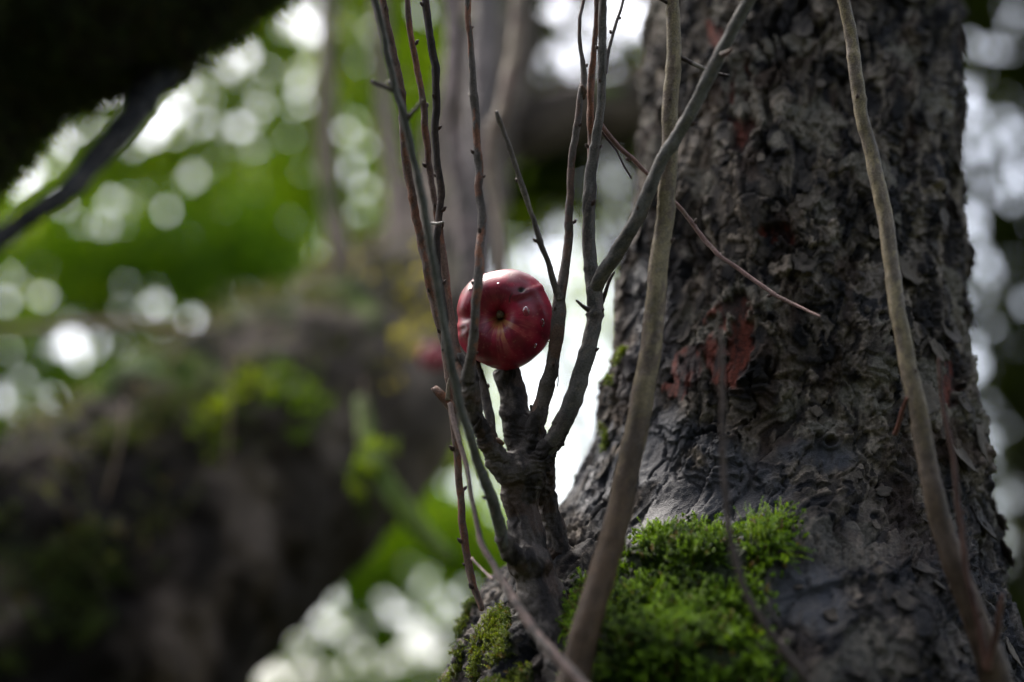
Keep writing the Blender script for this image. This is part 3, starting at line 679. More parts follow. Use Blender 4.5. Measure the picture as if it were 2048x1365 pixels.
sh([(1205, 262, 1.10, 2.5), (1232, 300, 1.10, 2.5), (1250, 335, 1.10, 2.5), (1263, 356, 1.10, 2.5)], DARK, None, 0, 33, 0, name='side_twig', knots=False)
sh([(1112, 715, 1.07, 1.2), (1118, 745, 1.065, 1.2), (1116, 775, 1.06, 1)], DARK, None, 0, 34, 0, name='side_twig', knots=False, sides=6)
# pale stems in front of the trunk
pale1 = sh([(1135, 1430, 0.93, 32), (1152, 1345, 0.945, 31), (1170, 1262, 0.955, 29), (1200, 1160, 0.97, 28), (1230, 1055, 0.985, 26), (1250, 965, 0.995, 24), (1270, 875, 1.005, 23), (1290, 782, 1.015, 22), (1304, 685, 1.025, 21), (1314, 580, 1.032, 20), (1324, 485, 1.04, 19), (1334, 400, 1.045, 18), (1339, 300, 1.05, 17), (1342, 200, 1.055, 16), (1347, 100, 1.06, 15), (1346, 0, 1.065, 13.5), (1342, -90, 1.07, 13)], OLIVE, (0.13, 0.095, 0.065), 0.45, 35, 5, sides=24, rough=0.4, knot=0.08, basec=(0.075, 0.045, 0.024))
sh([(1355, 112, 1.06, 5), (1385, 127, 1.055, 5), (1412, 137, 1.05, 4.5), (1432, 146, 1.048, 4), (1456, 150, 1.045, 3.5)], DARK, (0.2, 0.18, 0.15), 0.3, 36, 0, name='side_twig')
sh([(1298, -12, 1.06, 3), (1318, -2, 1.06, 4), (1338, 10, 1.065, 5)], DARK, None, 0, 37, 0, name='side_twig', knots=False)
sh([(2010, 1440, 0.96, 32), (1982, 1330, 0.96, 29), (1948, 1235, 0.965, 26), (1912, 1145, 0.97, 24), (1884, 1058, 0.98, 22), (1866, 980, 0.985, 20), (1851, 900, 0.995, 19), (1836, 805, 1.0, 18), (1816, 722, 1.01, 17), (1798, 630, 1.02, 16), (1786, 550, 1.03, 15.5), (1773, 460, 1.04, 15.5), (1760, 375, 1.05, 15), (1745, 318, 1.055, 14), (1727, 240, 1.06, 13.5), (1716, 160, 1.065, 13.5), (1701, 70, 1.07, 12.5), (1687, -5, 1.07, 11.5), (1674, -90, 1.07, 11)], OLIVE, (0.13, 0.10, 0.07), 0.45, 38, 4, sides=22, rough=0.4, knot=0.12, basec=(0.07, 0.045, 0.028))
sh([(1640, 1400, 0.90, 10), (1600, 1340, 0.90, 9.5), (1552, 1282, 0.905, 9), (1508, 1215, 0.91, 8.5), (1480, 1150, 0.915, 8), (1463, 1075, 0.92, 7.5), (1455, 1010, 0.92, 6.5), (1449, 930, 0.925, 6), (1445, 840, 0.93, 6), (1444, 750, 0.935, 5.5), (1442, 660, 0.94, 4.5)], (0.07, 0.05, 0.042), None, 0, 39, 4)
sh([(1975, 1330, 0.95, 10), (1945, 1200, 0.955, 8), (1926, 1105, 0.96, 7), (1914, 1000, 0.965, 7), (1904, 910, 0.97, 6), (1884, 810, 0.975, 5.5), (1879, 715, 0.98, 4)], (0.08, 0.04, 0.03), None, 0, 40, 4)
sh([(1975, 1340, 0.95, 9), (1992, 1260, 0.945, 8), (2004, 1188, 0.94, 5)], (0.09, 0.042, 0.03), None, 0, 41, 3)
sh([(1788, 870, 1.02, 5), (1802, 825, 1.01, 5), (1812, 795, 1.0, 3)], (0.16, 0.06, 0.04), None, 0, 42, 0, name='side_twig', knots=False)
# blurred sprouts behind the apple
sh([(948, 700, 1.62, 15), (940, 560, 1.65, 22), (930, 450, 1.68, 22), (917, 350, 1.7, 22), (904, 265, 1.72, 21), (903, 200, 1.72, 21), (908, 100, 1.74, 20), (900, -80, 1.78, 18)], (0.22, 0.165, 0.15), (0.10, 0.085, 0.07), 0.3, 43, 0, step=0.006)
sh([(1015, 650, 1.60, 13), (1005, 530, 1.62, 13), (993, 420, 1.65, 14), (977, 330, 1.66, 14), (982, 275, 1.67, 17), (1006, 220, 1.68, 18), (1024, 140, 1.7, 18), (1036, 50, 1.72, 17), (1040, -80, 1.75, 16)], TAN, (0.16, 0.10, 0.075), 0.3, 44, 0, step=0.006)
sh([(965, 640, 1.75, 20), (955, 480, 1.8, 26), (952, 330, 1.85, 26), (962, 180, 1.9, 27), (968, 60, 1.95, 27), (965, -90, 2.0, 26)], (0.17, 0.14, 0.13), None, 0, 45, 0, step=0.006)

# ------------------------------------------------------------------ the apple
def make_apple(px, py, d, Rpx, axis_cam, label, detail=True, nT=150, nP=220, seed=0):
    Rm = Rpx * K * d
    ctr = P(px, py, d)
    ax = axis_cam[0] * RIGHT + axis_cam[1] * UP - axis_cam[2] * FWD; ax = ax / np.linalg.norm(ax)
    e1 = np.cross(UP, ax); e1 /= np.linalg.norm(e1); e2 = np.cross(ax, e1)
    root = thing('apple', label, 'apple', ctr)
    t = np.linspace(0.0, math.pi, nT); p = np.linspace(0, 2 * math.pi, nP, endpoint=False)
    T_, P_ = np.meshgrid(t, p, indexing='ij')
    rho = 1 - 0.70 * np.exp(-(T_ / 0.39) ** 2) - 0.28 * np.exp(-((math.pi - T_) / 0.26) ** 2)
    lob = 0.018 * np.cos(5 * P_ + 0.6) * np.sin(T_) ** 2 + 0.035 * fbm(np.cos(P_) * np.sin(T_) * 1.3 + seed, np.sin(P_) * np.sin(T_) * 1.3 + np.cos(T_), 410 + seed, 3)
    rho = rho * (1 + lob)
    loc = np.stack([rho * np.sin(T_) * np.cos(P_), rho * np.sin(T_) * np.sin(P_), rho * np.cos(T_) * 0.93], -1).reshape(-1, 3)
    E = np.stack([e1, e2, ax])
    V = ctr + (loc * Rm) @ E
    x, y, dd = proj(V); T1 = T_.ravel(); P1 = P_.ravel(); fr = loc[:, 2] > -0.1
    nrm = (loc / (np.linalg.norm(loc, axis=1)[:, None] + 1e-9)) @ E
    # skin colours: yellow-green bowl, red flush in streaks
    w = fbm(np.cos(P1) * 7 + 1.3 * fbm(T1 * 3, P1 * 2, 5), np.sin(P1) * 7, 420 + seed, 4) + 0.5 * fbm(np.cos(P1) * 22, np.sin(P1) * 22 + T1 * 0.7, 421, 2)
    edge = 0.16 + 0.30 * w * (0.4 + 0.6 * sstep(-0.3, 0.8, np.cos(P1 - 5.0))) + 0.20 * np.cos(P1 - 5.0)
    bowl = 1 - sstep(edge - 0.10, edge + 0.18, T1)
    flush = mixc((0.30, 0.012, 0.038), (0.125, 0.005, 0.017), sstep(-0.35, 0.4, fbm(np.cos(P1) * 3 * np.sin(T1), np.sin(P1) * 3 * np.sin(T1) + T1, 430, 4)))
    strk = sstep(0.05, 0.45, w) * (1 - sstep(0.5, 1.2, T1)) * (0.25 + 0.75 * sstep(-0.2, 0.9, np.cos(P1 - 4.9)))
    flush = flush * (1 - 0.42 * strk[:, None]) + np.array((0.46, 0.12, 0.11)) * 0.42 * strk[:, None]
    c = flush * (1 - 0.65 * bowl[:, None]) + np.array((0.38, 0.20, 0.05)) * 0.65 * bowl[:, None]
    core = 1 - sstep(0.10, 0.24, T1); c = c * (1 - 0.7 * core[:, None]) + np.array((0.10, 0.06, 0.025)) * 0.7 * core[:, None]
    lent = sstep(0.80, 0.9, vnoise(loc[:, 0] * 38, loc[:, 1] * 38 + loc[:, 2] * 9, 440)); c = c * (1 - 0.35 * lent[:, None]) + np.array((0.4, 0.2, 0.14)) * 0.35 * lent[:, None]
    if detail:
        def push(cx_, cy_, sx, sy, amt, rot=0.0):
            a = (x - cx_) * math.cos(rot) + (y - cy_) * math.sin(rot); b = -(x - cx_) * math.sin(rot) + (y - cy_) * math.cos(rot)
            return amt * np.exp(-(a / sx) ** 2 - (b / sy) ** 2) * fr
        dent = push(930, 634, 26, 13, -0.0042, -0.45) + push(940, 657, 20, 8, 0.0016, 0.5) + push(922, 660, 20, 7, -0.0016, -0.5) + push(1060, 582, 40, 6, 0.0012, -0.35) + push(1052, 600, 26, 10, -0.0014, -0.2) + push(1043, 580, 5, 5, -0.0025)
        V = V + nrm * dent[:, None]
        sp = np.clip(np.exp(-((x - 1043) / 7.5) ** 2 - ((y - 580) / 5.5) ** 2) * 1.7, 0, 1) * fr
        arc = np.exp(-((np.hypot(x - 1036, y - 601) - 17) / 1.5) ** 2) * (x < 1026) * (y < 606) * (y > 588) * fr
        brz = 0.6 * np.exp(-((x - 1050) / 26) ** 2 - ((y - 598) / 13) ** 2) * fr
        c = c * (1 - 0.4 * brz[:, None]) + np.array((0.16, 0.03, 0.05)) * 0.4 * brz[:, None]
        k = np.clip(sp + 0.85 * arc, 0, 1)[:, None]; c = c * (1 - k) + np.array((0.008, 0.006, 0.005)) * k
    me = mesh_np('skin', V, grid_faces(nT, nP, True), c)
    skin = link('skin', me, M_apple, root)
    # stem in the bowl
    n = 12; tt = np.linspace(0, 1, n)
    sl = np.stack([0.05 * tt ** 2, 0.05 * tt ** 2, 0.22 + (0.32 if detail else 0.9) * tt], -1)
    sr = 0.055 * (1 + 0.45 * sstep(0.6, 1.0, tt)) * Rm
    Vs, Fs, caps, *_ = tube_raw(ctr + (sl * Rm) @ E, sr, 12, lambda l, a, r: 0.15 * vnoise(l / 0.002, np.cos(a) * 2, 4), 1, 0.35)
    link('stem', build_mixed('stem', Vs, Fs, np.concatenate(caps), mixc((0.07, 0.045, 0.025), (0.19, 0.135, 0.07), h32(np.arange(len(Vs)), 3))), M_twig, root)
    if detail:
        drops = [(1052, 621, 7, 1.3), (1084, 645, 5, 1.6), (941, 578, 4.5, 1.1), (996, 568, 2.6, 1), (1014, 657, 3, 1.1), (1070, 690, 4, 1.3)]
        n, m = 10, 16
        a = np.linspace(0, math.pi / 2 + 0.5, n); b = np.linspace(0, 2 * math.pi, m, endpoint=False); A_, B_ = np.meshgrid(a, b, indexing='ij')
        unit = np.stack([np.sin(A_) * np.cos(B_), np.sin(A_) * np.sin(B_), np.cos(A_) * 0.75], -1).reshape(-1, 3)
        fc = grid_faces(n, m, True)
        vx, vy, vd = proj(V)
        for (dx_, dy_, r_, tall) in drops:
            sc = (vx - dx_) ** 2 + (vy - dy_) ** 2 + np.where(vd < d, 0, 1e6)
            k = int(np.argmin(sc)); nn = nrm[k] / np.linalg.norm(nrm[k])
            dn = -UP - nn * (-UP @ nn); dn /= np.linalg.norm(dn); sd_ = np.cross(dn, nn); rr = r_ * K * d
            wob = 1 + 0.18 * vnoise(B_.ravel() * 1.0 + dx_, A_.ravel(), 6)
            g = unit * wob[:, None]; sag = np.where(g[:, 1] > 0, 1.15, 0.85)
            Vd = V[k] + nn * rr * 0.05 + rr * (g[:, 0:1] * sd_ + (g[:, 1] * tall * sag)[:, None] * dn + g[:, 2:3] * nn)
            link('water_drop', mesh_np('water_drop', Vd, fc), M_water, root)
    return root
make_apple(1008, 638, 1.10, 100, (-0.22, 0.06, 0.97), 'ripe red wet apple wedged between bare sprouts beside the mossy trunk')

# ------------------------------------------------------------------ leaning mossy tree behind
def big_limb(parent, pts, name, c1, c2, mossy, seed, sides=90, step=0.012, amp=0.10, mat=None):
    pts = np.array(pts, float)
    C4 = np.concatenate([P(pts[:, 0], pts[:, 1], pts[:, 2]), (pts[:, 3] * K * pts[:, 2])[:, None]], 1)
    return limb_world(parent, C4, name, c1, c2, mossy, seed, sides, step, amp, mat)
def limb_world(parent, C4, name, c1, c2, mossy, seed, sides=90, step=0.012, amp=0.10, mat=None, pale=None):
    Q = catmull(np.asarray(C4, float), step); C = Q[:, :3]; rad = Q[:, 3]
    def rf(l, t, r):
        X, Y = np.cos(t), np.sin(t)
        a = fbm(l / 0.16 + X * 1.2, Y * 1.2 + seed, seed, 4); f1_, f2_, i_, j_, _, _ = worley(l / 0.07 + 0.5 * a + seed, (t / 6.2831853) * 14.0 + 0.4 * a, seed)
        b = fbm(l / 0.03 + X * 4, Y * 4 + seed, seed + 2, 3)
        return amp * (1.1 * a + 0.5 * (h32(i_, j_ % 14, seed) - 0.5) + 0.55 * b - 0.3 * np.exp(-((f2_ - f1_) / 0.1) ** 2))
    V, F, caps, LL, TH_, T, N, B, L = tube_raw(C, rad, sides, rf, seed, 0.3)
    X, Y = np.cos(TH_), np.sin(TH_)
    t = np.clip(0.45 + 2.2 * fbm(LL / 0.09 + X * 2.5, Y * 2.5, seed + 4), 0, 1)
    c = mixc(c1, c2, t * t)
    if pale is not None:
        k_ = sstep(pale[0], pale[1], LL)[:, None] * 0.75; c = c * (1 - k_) + np.array(pale[2]) * (0.6 + 0.8 * t)[:, None] * k_
    if mossy > -0.2:
        nz = np.repeat(N, sides, 0) * X[:, None] + np.repeat(B, sides, 0) * Y[:, None]
        mo = sstep(0.05, 0.35, fbm(LL / 0.16 + X * 1.1 + 3, Y * 1.1, seed + 6) + 0.35 * nz[:, 2] + mossy - 0.35)
        c = c * (1 - mo[:, None]) + mixc((0.03, 0.055, 0.010), (0.10, 0.15, 0.02), sstep(-0.3, 0.4, fbm(LL / 0.05 + X * 3, Y * 3, seed + 7))) * mo[:, None]
    c = np.concatenate([c, c[:1], c[-1:]])
    o = link(name, build_mixed(name, V, F, np.concatenate(caps), c), mat or M_rough, parent)
    return o, V, TH_, N, B, sides, C, rad
def W4(p, r): return [p[0], p[1], p[2], r]

lean_base = (-1.35, 1.75, 0.0)
lean = thing('leaning_tree', 'thick leaning tree with mossy mottled bark behind the apple', 'tree', lean_base)
lp = [(-150, 1500, 2.05, 430), (100, 1262, 2.15, 390), (350, 1060, 2.25, 320), (560, 900, 2.35, 285), (735, 755, 2.45, 228), (850, 570, 2.58, 140), (925, 370, 2.72, 98), (975, 150, 2.85, 84), (1010, -120, 3.0, 78), (1040, -500, 3.15, 70)]
A4 = [[-1.42, 1.72, -0.1, 0.42], [-1.25, 1.80, 0.25, 0.36]] + [W4(P(a, b, c), r * K * c) for a, b, c, r in lp]
LT = limb_world(lean, A4, 'trunk', (0.010, 0.008, 0.0065), (0.12, 0.092, 0.072), 0.0, 501, 120, 0.014, 0.15, pale=(2.0, 2.5, (0.16, 0.13, 0.105)))
big_limb(lean, [(920, 330, 2.75, 50), (1010, 270, 2.80, 62), (1110, 240, 2.9, 62), (1230, 215, 3.0, 62), (1350, 190, 3.1, 55), (1500, 120, 3.2, 48)], 'limb', (0.035, 0.027, 0.02), (0.11, 0.085, 0.06), 0.05, 502, 60)
big_limb(lean, [(700, 700, 2.35, 30), (690, 560, 2.4, 24), (660, 400, 2.5, 22), (650, 250, 2.6, 20), (655, 60, 2.7, 18), (650, -150, 2.8, 16)], 'branch', (0.13, 0.10, 0.075), (0.26, 0.21, 0.16), 0.1, 503, 24)
big_limb(lean, [(790, 690, 2.35, 28), (800, 540, 2.45, 24), (790, 380, 2.6, 20), (770, 220, 2.75, 18), (760, 0, 2.9, 15)], 'branch', (0.13, 0.10, 0.085), (0.25, 0.2, 0.17), 0.05, 504, 24)
big_limb(lean, [(722, 800, 2.05, 14), (738, 890, 1.98, 20), (768, 960, 1.93, 22), (810, 1020, 1.90, 22), (850, 1070, 1.88, 20), (900, 1120, 1.86, 14)], 'branch', (0.12, 0.17, 0.03), (0.17, 0.21, 0.09), 0.3, 505, 20)
big_limb(lean, [(560, 700, 2.2, 8), (300, 650, 2.3, 8), (100, 655, 2.4, 7), (-100, 668, 2.5, 6)], 'branch', (0.22, 0.15, 0.12), (0.2, 0.13, 0.1), 0.0, 506, 12)
# drooping strands on the trunk front
for i, (x0, y0, x1, y1, dd) in enumerate([(455, 690, 452, 930, 1.95), (728, 760, 712, 930, 1.95), (560, 640, 430, 760, 2.0), (250, 800, 210, 1000, 1.85)]):
    big_limb(lean, [(x0, y0, dd, 3), ((x0 + x1) / 2 + 8, (y0 + y1) / 2, dd - 0.02, 3), (x1, y1, dd, 2.5)], 'hanging_stem', PINK, TAN, 0, 510 + i, 8)

# moss clumps on the leaning trunk
_, LV, LTH, LN, LB, ls, LC, Lr = LT
ln_ = np.repeat(LN, ls, 0) * np.cos(LTH)[:, None] + np.repeat(LB, ls, 0) * np.sin(LTH)[:, None]
lpx, lpy, lpd = proj(LV[:-2])
facing = (ln_ @ FWD) < 0.15
lm = facing & ((gblob(lpx, lpy, 120, 1180, 170, 120) + 0.7 * gblob(lpx, lpy, 500, 790, 130, 60) + 0.6 * gblob(lpx, lpy, 180, 870, 120, 50) + 0.6 * gblob(lpx, lpy, 380, 830, 100, 50)) + 0.8 * fbm(lpx / 60, lpy / 60, 77) > 0.5)
def leafy(name, centers, radii, count, size, ca, cb, seed, mat, squash=(1, 1, 1), holes=None, up=0.35):
    r = np.random.default_rng(seed)
    centers = np.asarray(centers, float); radii = np.asarray(radii, float)
    w = radii ** 2; w = w / w.sum()
    k = r.choice(len(centers), count, p=w)
    q = r.normal(size=(count, 3)); q /= np.linalg.norm(q, axis=1)[:, None]
    p = centers[k] + q * (radii[k] * r.uniform(0.25, 1.05, count) ** 0.6)[:, None] * np.asarray(squash)
    return leaves(name, p, size, ca, cb, seed, mat, holes, up, clump=k)
def leaves(name, p, size, ca, cb, seed, mat, holes=None, up=0.35, clump=None):
    r = np.random.default_rng(seed + 1)
    if holes is not None and len(holes):
        keep = np.ones(len(p), bool)
        v = p - CAM
        for (hp, hr) in holes:
            ax_ = hp - CAM; l = np.linalg.norm(ax_); ax_ = ax_ / l
            s = v @ ax_; dist = np.linalg.norm(v - s[:, None] * ax_, axis=1) * l / np.maximum(s, 0.1)
            keep &= ~(dist < hr)
        p = p[keep]; clump = clump[keep] if clump is not None else None
    n = len(p)
    d = r.normal(size=(n, 3)); d[:, 2] -= 0.5; d /= np.linalg.norm(d, axis=1)[:, None]
    nn = r.normal(size=(n, 3)) + np.array([0, -0.35, up * 2]); b = np.cross(d, nn); b /= np.linalg.norm(b, axis=1)[:, None]; nn = np.cross(b, d)
    L = size * r.uniform(0.6, 1.25, n); w = L * r.uniform(0.26, 0.36, n)
    base_, tip = p - d * (L * 0.5)[:, None], p + d * (L * 0.5)[:, None]
    m1 = p + b * w[:, None] + nn * (w * 0.35)[:, None]; m2 = p - b * w[:, None] + nn * (w * 0.35)[:, None]
    V = np.stack([base_, m1, tip, m2], 1).reshape(-1, 3)
    i = np.arange(n)[:, None] * 4
    F = np.concatenate([i + np.array([[0, 1, 2]]), i + np.array([[0, 2, 3]])])
    s = 0.5 + 1.3 * fbm(p[:, 0] / 0.55 + seed, p[:, 2] / 0.55, seed + 3, 3) + 0.25 * r.normal(size=n)
    if clump is not None: s = s + 0.6 * (h32(clump, seed) - 0.5)
    c = mixc(ca, cb, np.clip(s, 0, 1)); c = np.repeat(c[:, None], 4, 1).reshape(-1, 3)
    me = mesh_np(name, V, F, c, smooth=False); me.materials.append(mat)
    return me

if lm.sum() > 10:
    moss_object('moss', np.where(lm)[0], 'dark green blurred moss pads on the thick leaning tree', 'moss', 9000, 0.012, 0.03, 21, (0.012, 0.026, 0.004), (0.06, 0.10, 0.012), V_=LV[:-2], N_=ln_, lift=0.012)
top_ = np.where(facing & ((ln_ @ UP) > 0.25) & (lpx < 820) & (lpy > 480) & (fbm(lpx / 50, lpy / 50, 78) > -0.1))[0]
moss_object('moss', top_, 'ragged olive moss and fern tips along the upper side of the leaning tree', 'moss', 3000, 0.015, 0.042, 23, (0.02, 0.022, 0.008), (0.075, 0.08, 0.022), V_=LV[:-2], N_=ln_, lift=0.012, leaf_n=14, leaf_l=0.010)
# leafy sprigs on the leaning trunk
SPR = [((470, 770), 2.05, 60, 110, (0.04, 0.06, 0.012), (0.11, 0.13, 0.03), 'yellow-green leafy sprig on top of the leaning tree'),
       ((585, 785), 2.05, 55, 120, (0.03, 0.055, 0.01), (0.09, 0.13, 0.02), 'small fresh green fern sprig on the leaning tree'),
       ((785, 600), 2.2, 70, 70, (0.12, 0.11, 0.04), (0.2, 0.17, 0.07), 'pale yellowish sprig beside the upright part of the leaning tree'),
       ((745, 930), 1.92, 30, 70, (0.05, 0.08, 0.012), (0.12, 0.16, 0.02), 'green sprig at the head of the drooping mossy branch')]
for i, ((a, b), dd, rp, cnt, ca, cb, lab) in enumerate(SPR):
    c0 = P(a, b, dd); rr = rp * K * dd
    rt = thing('leaf_sprig', lab, 'plant', c0, 'sprigs growing on the leaning tree')
    rs = np.random.default_rng(600 + i)
    C = c0 + rs.normal(size=(10, 3)) * rr * 0.8
    link('foliage', leafy('foliage', C, np.full(10, rr * 0.55), cnt, 0.02, ca, cb, 610 + i, M_leaf), None, rt)
    foot = c0 + FWD * (0.26 if i != 2 else 0.3) - UP * rr * 0.8
    tt = np.linspace(0, 1, 8)[:, None]
    Cs = foot + (c0 - foot) * tt + UP * 0.02 * np.sin(tt * 3.14)
    Vs, Fs, caps, *_ = tube_raw(Cs, np.linspace(0.004, 0.0015, 8), 8)
    link('stem', build_mixed('stem', Vs, Fs, np.concatenate(caps), mixc((0.1, 0.09, 0.04), (0.1, 0.09, 0.04), np.zeros(len(Vs)))), M_twig, rt)
make_apple(868, 712, 2.15, 30, (-0.1, 0.6, 0.6), 'small blurred red apple hanging before the leaning tree', False, 40, 60, 3)
big_limb(lean, [(905, 520, 2.45, 8), (890, 590, 2.25, 6), (874, 650, 2.18, 4), (867, 688, 2.14, 3)], 'branch', (0.1, 0.08, 0.06), (0.14, 0.11, 0.09), 0, 520, 10)

# ------------------------------------------------------------------ dark overhanging tree, upper left
od = 0.86
over = thing('overhanging_tree', 'black silhouetted tree whose thick limb overhangs with a drooping branch', 'tree', (-0.95, 0.75, 0.0))
o4 = [[-1.0, 0.70, -0.1, 0.22], [-0.95, 0.72, 0.4, 0.16], [-0.88, 0.74, 1.0, 0.14]] + [W4(P(a, b, c), r * K * c) for a, b, c, r in
     [(-900, 560, 0.86, 330), (-480, 350, od, 315), (-255, 150, od, 318), (-55, -45, od, 305), (150, -150, od, 335), (320, -250, od, 330), (470, -350, od, 315), (760, -560, 0.88, 310), (1300, -900, 0.95, 280)]]
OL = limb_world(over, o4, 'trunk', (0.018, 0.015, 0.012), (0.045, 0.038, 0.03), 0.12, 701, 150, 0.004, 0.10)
def thick_limb(parent, pts, *a, **k):
    pts = np.array(pts, float)
    return limb_world(parent, np.concatenate([P(pts[:, 0], pts[:, 1], pts[:, 2]), (pts[:, 3] * K * pts[:, 2])[:, None]], 1), *a, **k)
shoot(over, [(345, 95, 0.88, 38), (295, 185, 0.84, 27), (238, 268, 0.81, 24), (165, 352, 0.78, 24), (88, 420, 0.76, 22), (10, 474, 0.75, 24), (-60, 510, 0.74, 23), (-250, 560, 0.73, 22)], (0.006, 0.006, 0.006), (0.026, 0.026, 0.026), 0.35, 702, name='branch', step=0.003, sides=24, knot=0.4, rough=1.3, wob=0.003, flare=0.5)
_, OV, OTH, ON, OB, os_, OC, Or_ = OL
on_ = np.repeat(ON, os_, 0) * np.cos(OTH)[:, None] + np.repeat(OB, os_, 0) * np.sin(OTH)[:, None]
opx, opy, opd = proj(OV[:-2])
om = (opx > -60) & (opx < 620) & (opy > -60) & (opy < 560) & ((on_ @ UP) < -0.3) & (opd > 0.3)
moss_object('moss', np.where(om)[0], 'dark ragged moss fringe along the black overhanging limb', 'moss', 5000, 0.006, 0.014, 22, (0.012, 0.02, 0.004), (0.03, 0.045, 0.01), V_=OV[:-2], N_=on_, lift=0.004)

# ------------------------------------------------------------------ background foliage
LSKY = 8.0
DISC = {'a': [(320, 240, 1.2), (345, 215, 1.1), (300, 268, 1.0), (272, 292, .5), (487, 110, 1), (460, 135, .6), (590, 30, 1.1), (640, 20, .9), (618, 62, .9), (680, 8, .5), (680, 105, .35), (600, 145, .3), (610, 205, .5), (585, 215, .3), (575, 275, .3), (690, 190, .35), (735, 295, .42), (475, 258, .6), (50, 372, 1.2), (62, 345, .8), (130, 290, .4), (108, 330, .4), (120, 420, .4), (58, 436, .5), (205, 450, .6), (267, 462, .7), (250, 430, .25), (332, 425, .3), (372, 372, .14), (460, 388, .14), (465, 488, 1), (478, 503, .8), (532, 500, .3), (565, 540, .3), (620, 400, .2), (700, 440, .2), (755, 400, .18), (640, 468, .12), (700, 350, .15), (530, 350, .12), (410, 320, .10), (560, 430, .12), (650, 320, .12), (10, 455, .5), (430, 330, .1), (720, 120, .3), (740, 60, .35), (540, 180, .2), (400, 250, .1)],
        'b': [(490, 590, .5), (502, 606, .4), (545, 597, .2), (200, 582, .5), (183, 588, .3), (90, 575, .45), (65, 590, .3), (20, 560, .8), (8, 602, .6), (150, 690, .6), (176, 700, .6), (120, 692, .4), (192, 686, .5), (160, 722, .4), (242, 755, .9), (0, 800, .6), (47, 832, .35), (62, 858, .3), (10, 912, .6), (110, 800, .2), (95, 790, .2), (250, 620, .15), (20, 700, .3), (150, 640, .15)],
        'c': [(860, 60, .5), (830, 82, .5), (842, 40, .3), (930, 220, .3), (1065, 105, .6), (1130, 30, 1.1), (1150, 130, 1.4), (1130, 100, .9), (1200, 30, 1.1), (1268, 20, 1.6), (1215, 92, .8), (1100, 10, .9), (1250, 52, 1.1), (1180, 70, .9), (1230, 10, 1.0), (1290, 50, .8), (1010, 60, .3)],
        'd': [(1215, 322, 1.4), (1243, 300, .9), (1180, 312, .6), (1240, 350, .8), (1060, 480, 1.8), (1085, 515, 1.8), (1040, 530, 1.2), (1240, 425, .6), (1225, 470, .7), (1110, 470, 1.3), (1140, 560, 1.0), (1220, 600, .9), (1160, 640, .8), (1230, 680, .7), (1200, 760, .9), (1120, 700, .8), (1150, 820, 1.5), (1180, 870, 1.6), (1130, 900, 1.8), (1150, 960, 1.8), (1170, 800, 1.2), (1190, 700, .8), (1110, 1000, 1.8), (1070, 640, .8), (1140, 1010, 1.6), (1060, 780, .7), (930, 970, 1), (910, 1030, 1), (940, 1062, .9), (962, 1000, .9), (990, 1022, 1.1), (1000, 980, .9), (980, 1080, .8), (895, 970, .4)],
        'e': [(530, 1332, 1.7), (500, 1352, 1.4), (600, 1345, .9), (642, 1350, .7), (640, 1236, .4), (662, 1256, .55), (690, 1272, .4), (670, 1182, .2), (735, 1142, .15), (770, 1202, .65), (840, 1182, .65), (862, 1152, .5), (790, 1232, .5), (850, 1292, 1.5), (835, 1272, .8), (780, 1322, .6), (752, 1350, .5), (900, 1202, .6), (890, 1242, .6), (820, 1132, .4), (885, 1312, .8), (700, 1332, .3), (920, 1260, .5), (930, 1180, .5), (560, 1365, .8), (860, 1350, .6), (720, 1300, .25), (610, 1290, .3)],
        'f': [(1940, 230, 1.4), (1930, 190, .9), (1950, 290, 1.1), (1945, 342, 1.4), (1962, 392, 1.1), (1930, 432, 1.1), (1940, 482, .6), (2030, 272, 1), (2036, 342, 1.1), (2025, 402, .8), (1995, 100, .7), (2040, 20, .4), (1975, 527, .4), (2042, 602, .4), (2020, 715, .45), (1955, 732, .7), (1940, 690, .7), (1970, 802, .4), (1975, 882, .45), (2040, 942, 1), (2036, 982, .9), (2000, 1062, .3), (2000, 1092, .4), (1930, 602, .4), (1945, 762, .5), (2046, 782, .3), (2030, 1002, .5), (1985, 1010, .25)]}
rd_ = np.random.default_rng(77)
for key_, (x0, y0, x1, y1), n_ in (('a', (60, 0, 880, 560), 150), ('b', (0, 480, 520, 900), 60), ('e', (520, 1120, 960, 1365), 44), ('f', (1910, 0, 2048, 1150), 44), ('c', (1050, 0, 1310, 160), 8)):
    for _ in range(n_): DISC[key_].append((rd_.uniform(x0, x1), rd_.uniform(y0, y1), 0.06 + 0.3 * rd_.uniform() ** 2))
Rdisc = 46.0
def holes_for(key, d, leafsize, gain=1.0):
    H_ = []
    for (a, b, s) in DISC[key]:
        r_ = Rdisc * math.sqrt(0.55 * s * gain / LSKY) * K * d
        H_.append((P(a, b, d), r_ + leafsize * 0.12))
    return H_

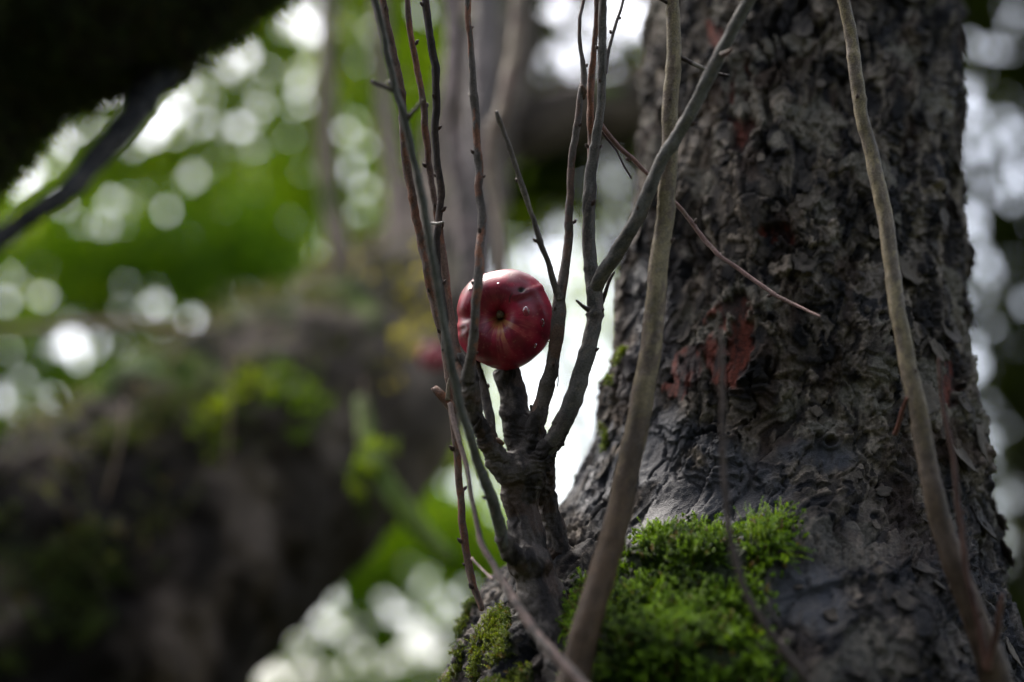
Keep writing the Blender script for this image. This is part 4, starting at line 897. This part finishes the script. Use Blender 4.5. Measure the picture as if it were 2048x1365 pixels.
def bg_tree(name, label, cat, key, boxes, dep, dd, count, size, ca, cb, seed, stem_px, trunk_r, gain=1.0, group=None, tcol=((0.04, 0.032, 0.025), (0.10, 0.085, 0.07))):
    """boxes: regions (x0,y0,x1,y1) in which the crown spreads at depth dep +- dd"""
    r = np.random.default_rng(seed)
    px_, py_ = [], []
    area = np.array([(b[2] - b[0]) * (b[3] - b[1]) * (b[4] if len(b) > 4 else 1) for b in boxes], float); area /= area.sum()
    k = r.choice(len(boxes), count, p=area); bx_ = np.array([b[:4] for b in boxes], float)[k]
    u, v = r.uniform(0, 1, count), r.uniform(0, 1, count)
    x = bx_[:, 0] + (bx_[:, 2] - bx_[:, 0]) * u; y = bx_[:, 1] + (bx_[:, 3] - bx_[:, 1]) * v
    x += r.normal(size=count) * 70; y += r.normal(size=count) * 50
    x += 60 * fbm(x / 150, y / 150, seed); y += 60 * fbm(x / 150 + 9, y / 150, seed + 1)
    d = dep + dd * (r.uniform(-1, 1, count) + 0.6 * fbm(x / 180, y / 180, seed + 2))
    p = P(x, y, d)
    ft = P(stem_px[0], stem_px[1], dep + dd * 0.5); ft = np.array([ft[0], ft[1], 0.0])
    rt = thing(name, label, cat, ft, 'trees in the background' if name == 'leafy_tree' else 'shrubs in the background')
    link('crown', leaves('crown', p, size, ca, cb, seed, M_leaf, holes_for(key, dep, size, gain)), None, rt)
    tp = P(stem_px[0], stem_px[1], dep + dd * 0.5)
    mid = (ft + tp) / 2 + np.array([r.uniform(-.1, .1), 0, 0])
    limb_world(rt, [[ft[0], ft[1], -0.1, trunk_r * 1.4], W4(mid, trunk_r), W4(tp, trunk_r * 0.5)], 'trunk', tcol[0], tcol[1], 0, seed + 9, 20, 0.06, 0.06)
    for j in range(4):
        s0 = ft + (tp - ft) * r.uniform(0.45, 0.9); q = p[r.integers(0, count)]
        limb_world(rt, [W4(s0, trunk_r * 0.45), W4((s0 + q) / 2 + np.array([0, 0, 0.1]), trunk_r * 0.3), W4(q, trunk_r * 0.12)], 'limb', tcol[0], tcol[1], 0, seed + 20 + j, 12, 0.08, 0.05)
    return rt

bg_tree('leafy_tree', 'bright yellow-green leafy tree glowing beyond the black overhanging limb', 'tree', 'a', [(-350, -350, 900, 560)], 6.6, 0.45, 42000, 0.085, (0.15, 0.22, 0.025), (0.38, 0.46, 0.045), 801, (560, 200), 0.07, 1.8)
bg_tree('leafy_shrub', 'darker green shrub above the bark of the leaning tree', 'shrub', 'b', [(-350, 480, 560, 1000)], 5.6, 0.4, 20000, 0.075, (0.08, 0.15, 0.016), (0.26, 0.36, 0.035), 802, (150, 760), 0.05, 2.3)
bg_tree('leafy_tree', 'dark open-crowned tree with white sky gaps above the leaning tree', 'tree', 'c', [(800, -350, 1420, 330), (940, 160, 1150, 440, 1.3)], 7.2, 0.4, 18000, 0.085, (0.02, 0.03, 0.008), (0.07, 0.09, 0.02), 803, (1260, 250), 0.06, 2.3)
bg_tree('leafy_shrub', 'thin pale shrub in the bright gap between apple and trunk', 'shrub', 'd', [(840, 260, 1380, 640, 1.0), (840, 640, 1380, 1130, 0.7), (820, 830, 1000, 1140, 2.6)], 7.6, 0.3, 6000, 0.085, (0.08, 0.12, 0.04), (0.2, 0.26, 0.10), 804, (1240, 900), 0.03, 1.6)
bg_tree('leafy_shrub', 'low green shrub sparkling below the leaning tree', 'shrub', 'e', [(360, 1040, 1080, 1600)], 5.8, 0.4, 17000, 0.08, (0.08, 0.15, 0.015), (0.24, 0.34, 0.03), 805, (720, 1380), 0.045, 2.4)
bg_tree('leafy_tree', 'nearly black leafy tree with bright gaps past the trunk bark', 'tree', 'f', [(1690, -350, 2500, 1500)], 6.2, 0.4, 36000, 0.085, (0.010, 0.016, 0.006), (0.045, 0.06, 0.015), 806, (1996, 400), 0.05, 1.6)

for kk_, x0, x1 in (('g', -1600, -250), ('h', 2450, 3700)):
    DISC[kk_] = [(rd_.uniform(x0, x1), rd_.uniform(-300, 1300), 0.1 + 0.8 * rd_.uniform() ** 2) for _ in range(90)]
bg_tree('leafy_tree', 'mid green leafy tree standing left of the leaning tree', 'tree', 'g', [(-1600, -350, -330, 1500)], 6.4, 0.6, 34000, 0.095, (0.08, 0.14, 0.018), (0.26, 0.36, 0.035), 807, (-900, 300), 0.07, 1.3)
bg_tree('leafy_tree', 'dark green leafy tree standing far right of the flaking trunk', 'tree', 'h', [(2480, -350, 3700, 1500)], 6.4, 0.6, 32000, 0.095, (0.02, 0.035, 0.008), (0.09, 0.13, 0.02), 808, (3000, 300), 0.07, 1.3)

# unseen leaf screen, added low behind the camera to darken the front
rk = np.random.default_rng(900)
cc_ = np.stack([rk.uniform(-2.8, 2.8, 90), rk.uniform(-3.2, 0.35, 90), rk.uniform(2.3, 3.6, 90)], -1)
cc_[:, 1] = rk.uniform(-3.4, -1.5, 90); cc_[:, 2] = rk.uniform(0.3, 2.5, 90)
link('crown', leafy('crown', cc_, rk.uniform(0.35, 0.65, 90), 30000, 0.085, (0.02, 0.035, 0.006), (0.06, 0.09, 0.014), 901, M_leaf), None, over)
for j in range(7):  # limbs joining the added leaf screen to this tree
    q = cc_[j * 11]; s0 = np.array([-0.9, 0.74, 1.3 + 0.05 * j])
    limb_world(over, [W4(s0, 0.05), W4((s0 + q) / 2 + np.array([0, 0, 0.25]), 0.035), W4(q, 0.012)], 'limb', (0.02, 0.017, 0.014), (0.05, 0.042, 0.034), 0, 910 + j, 16, 0.05, 0.05)
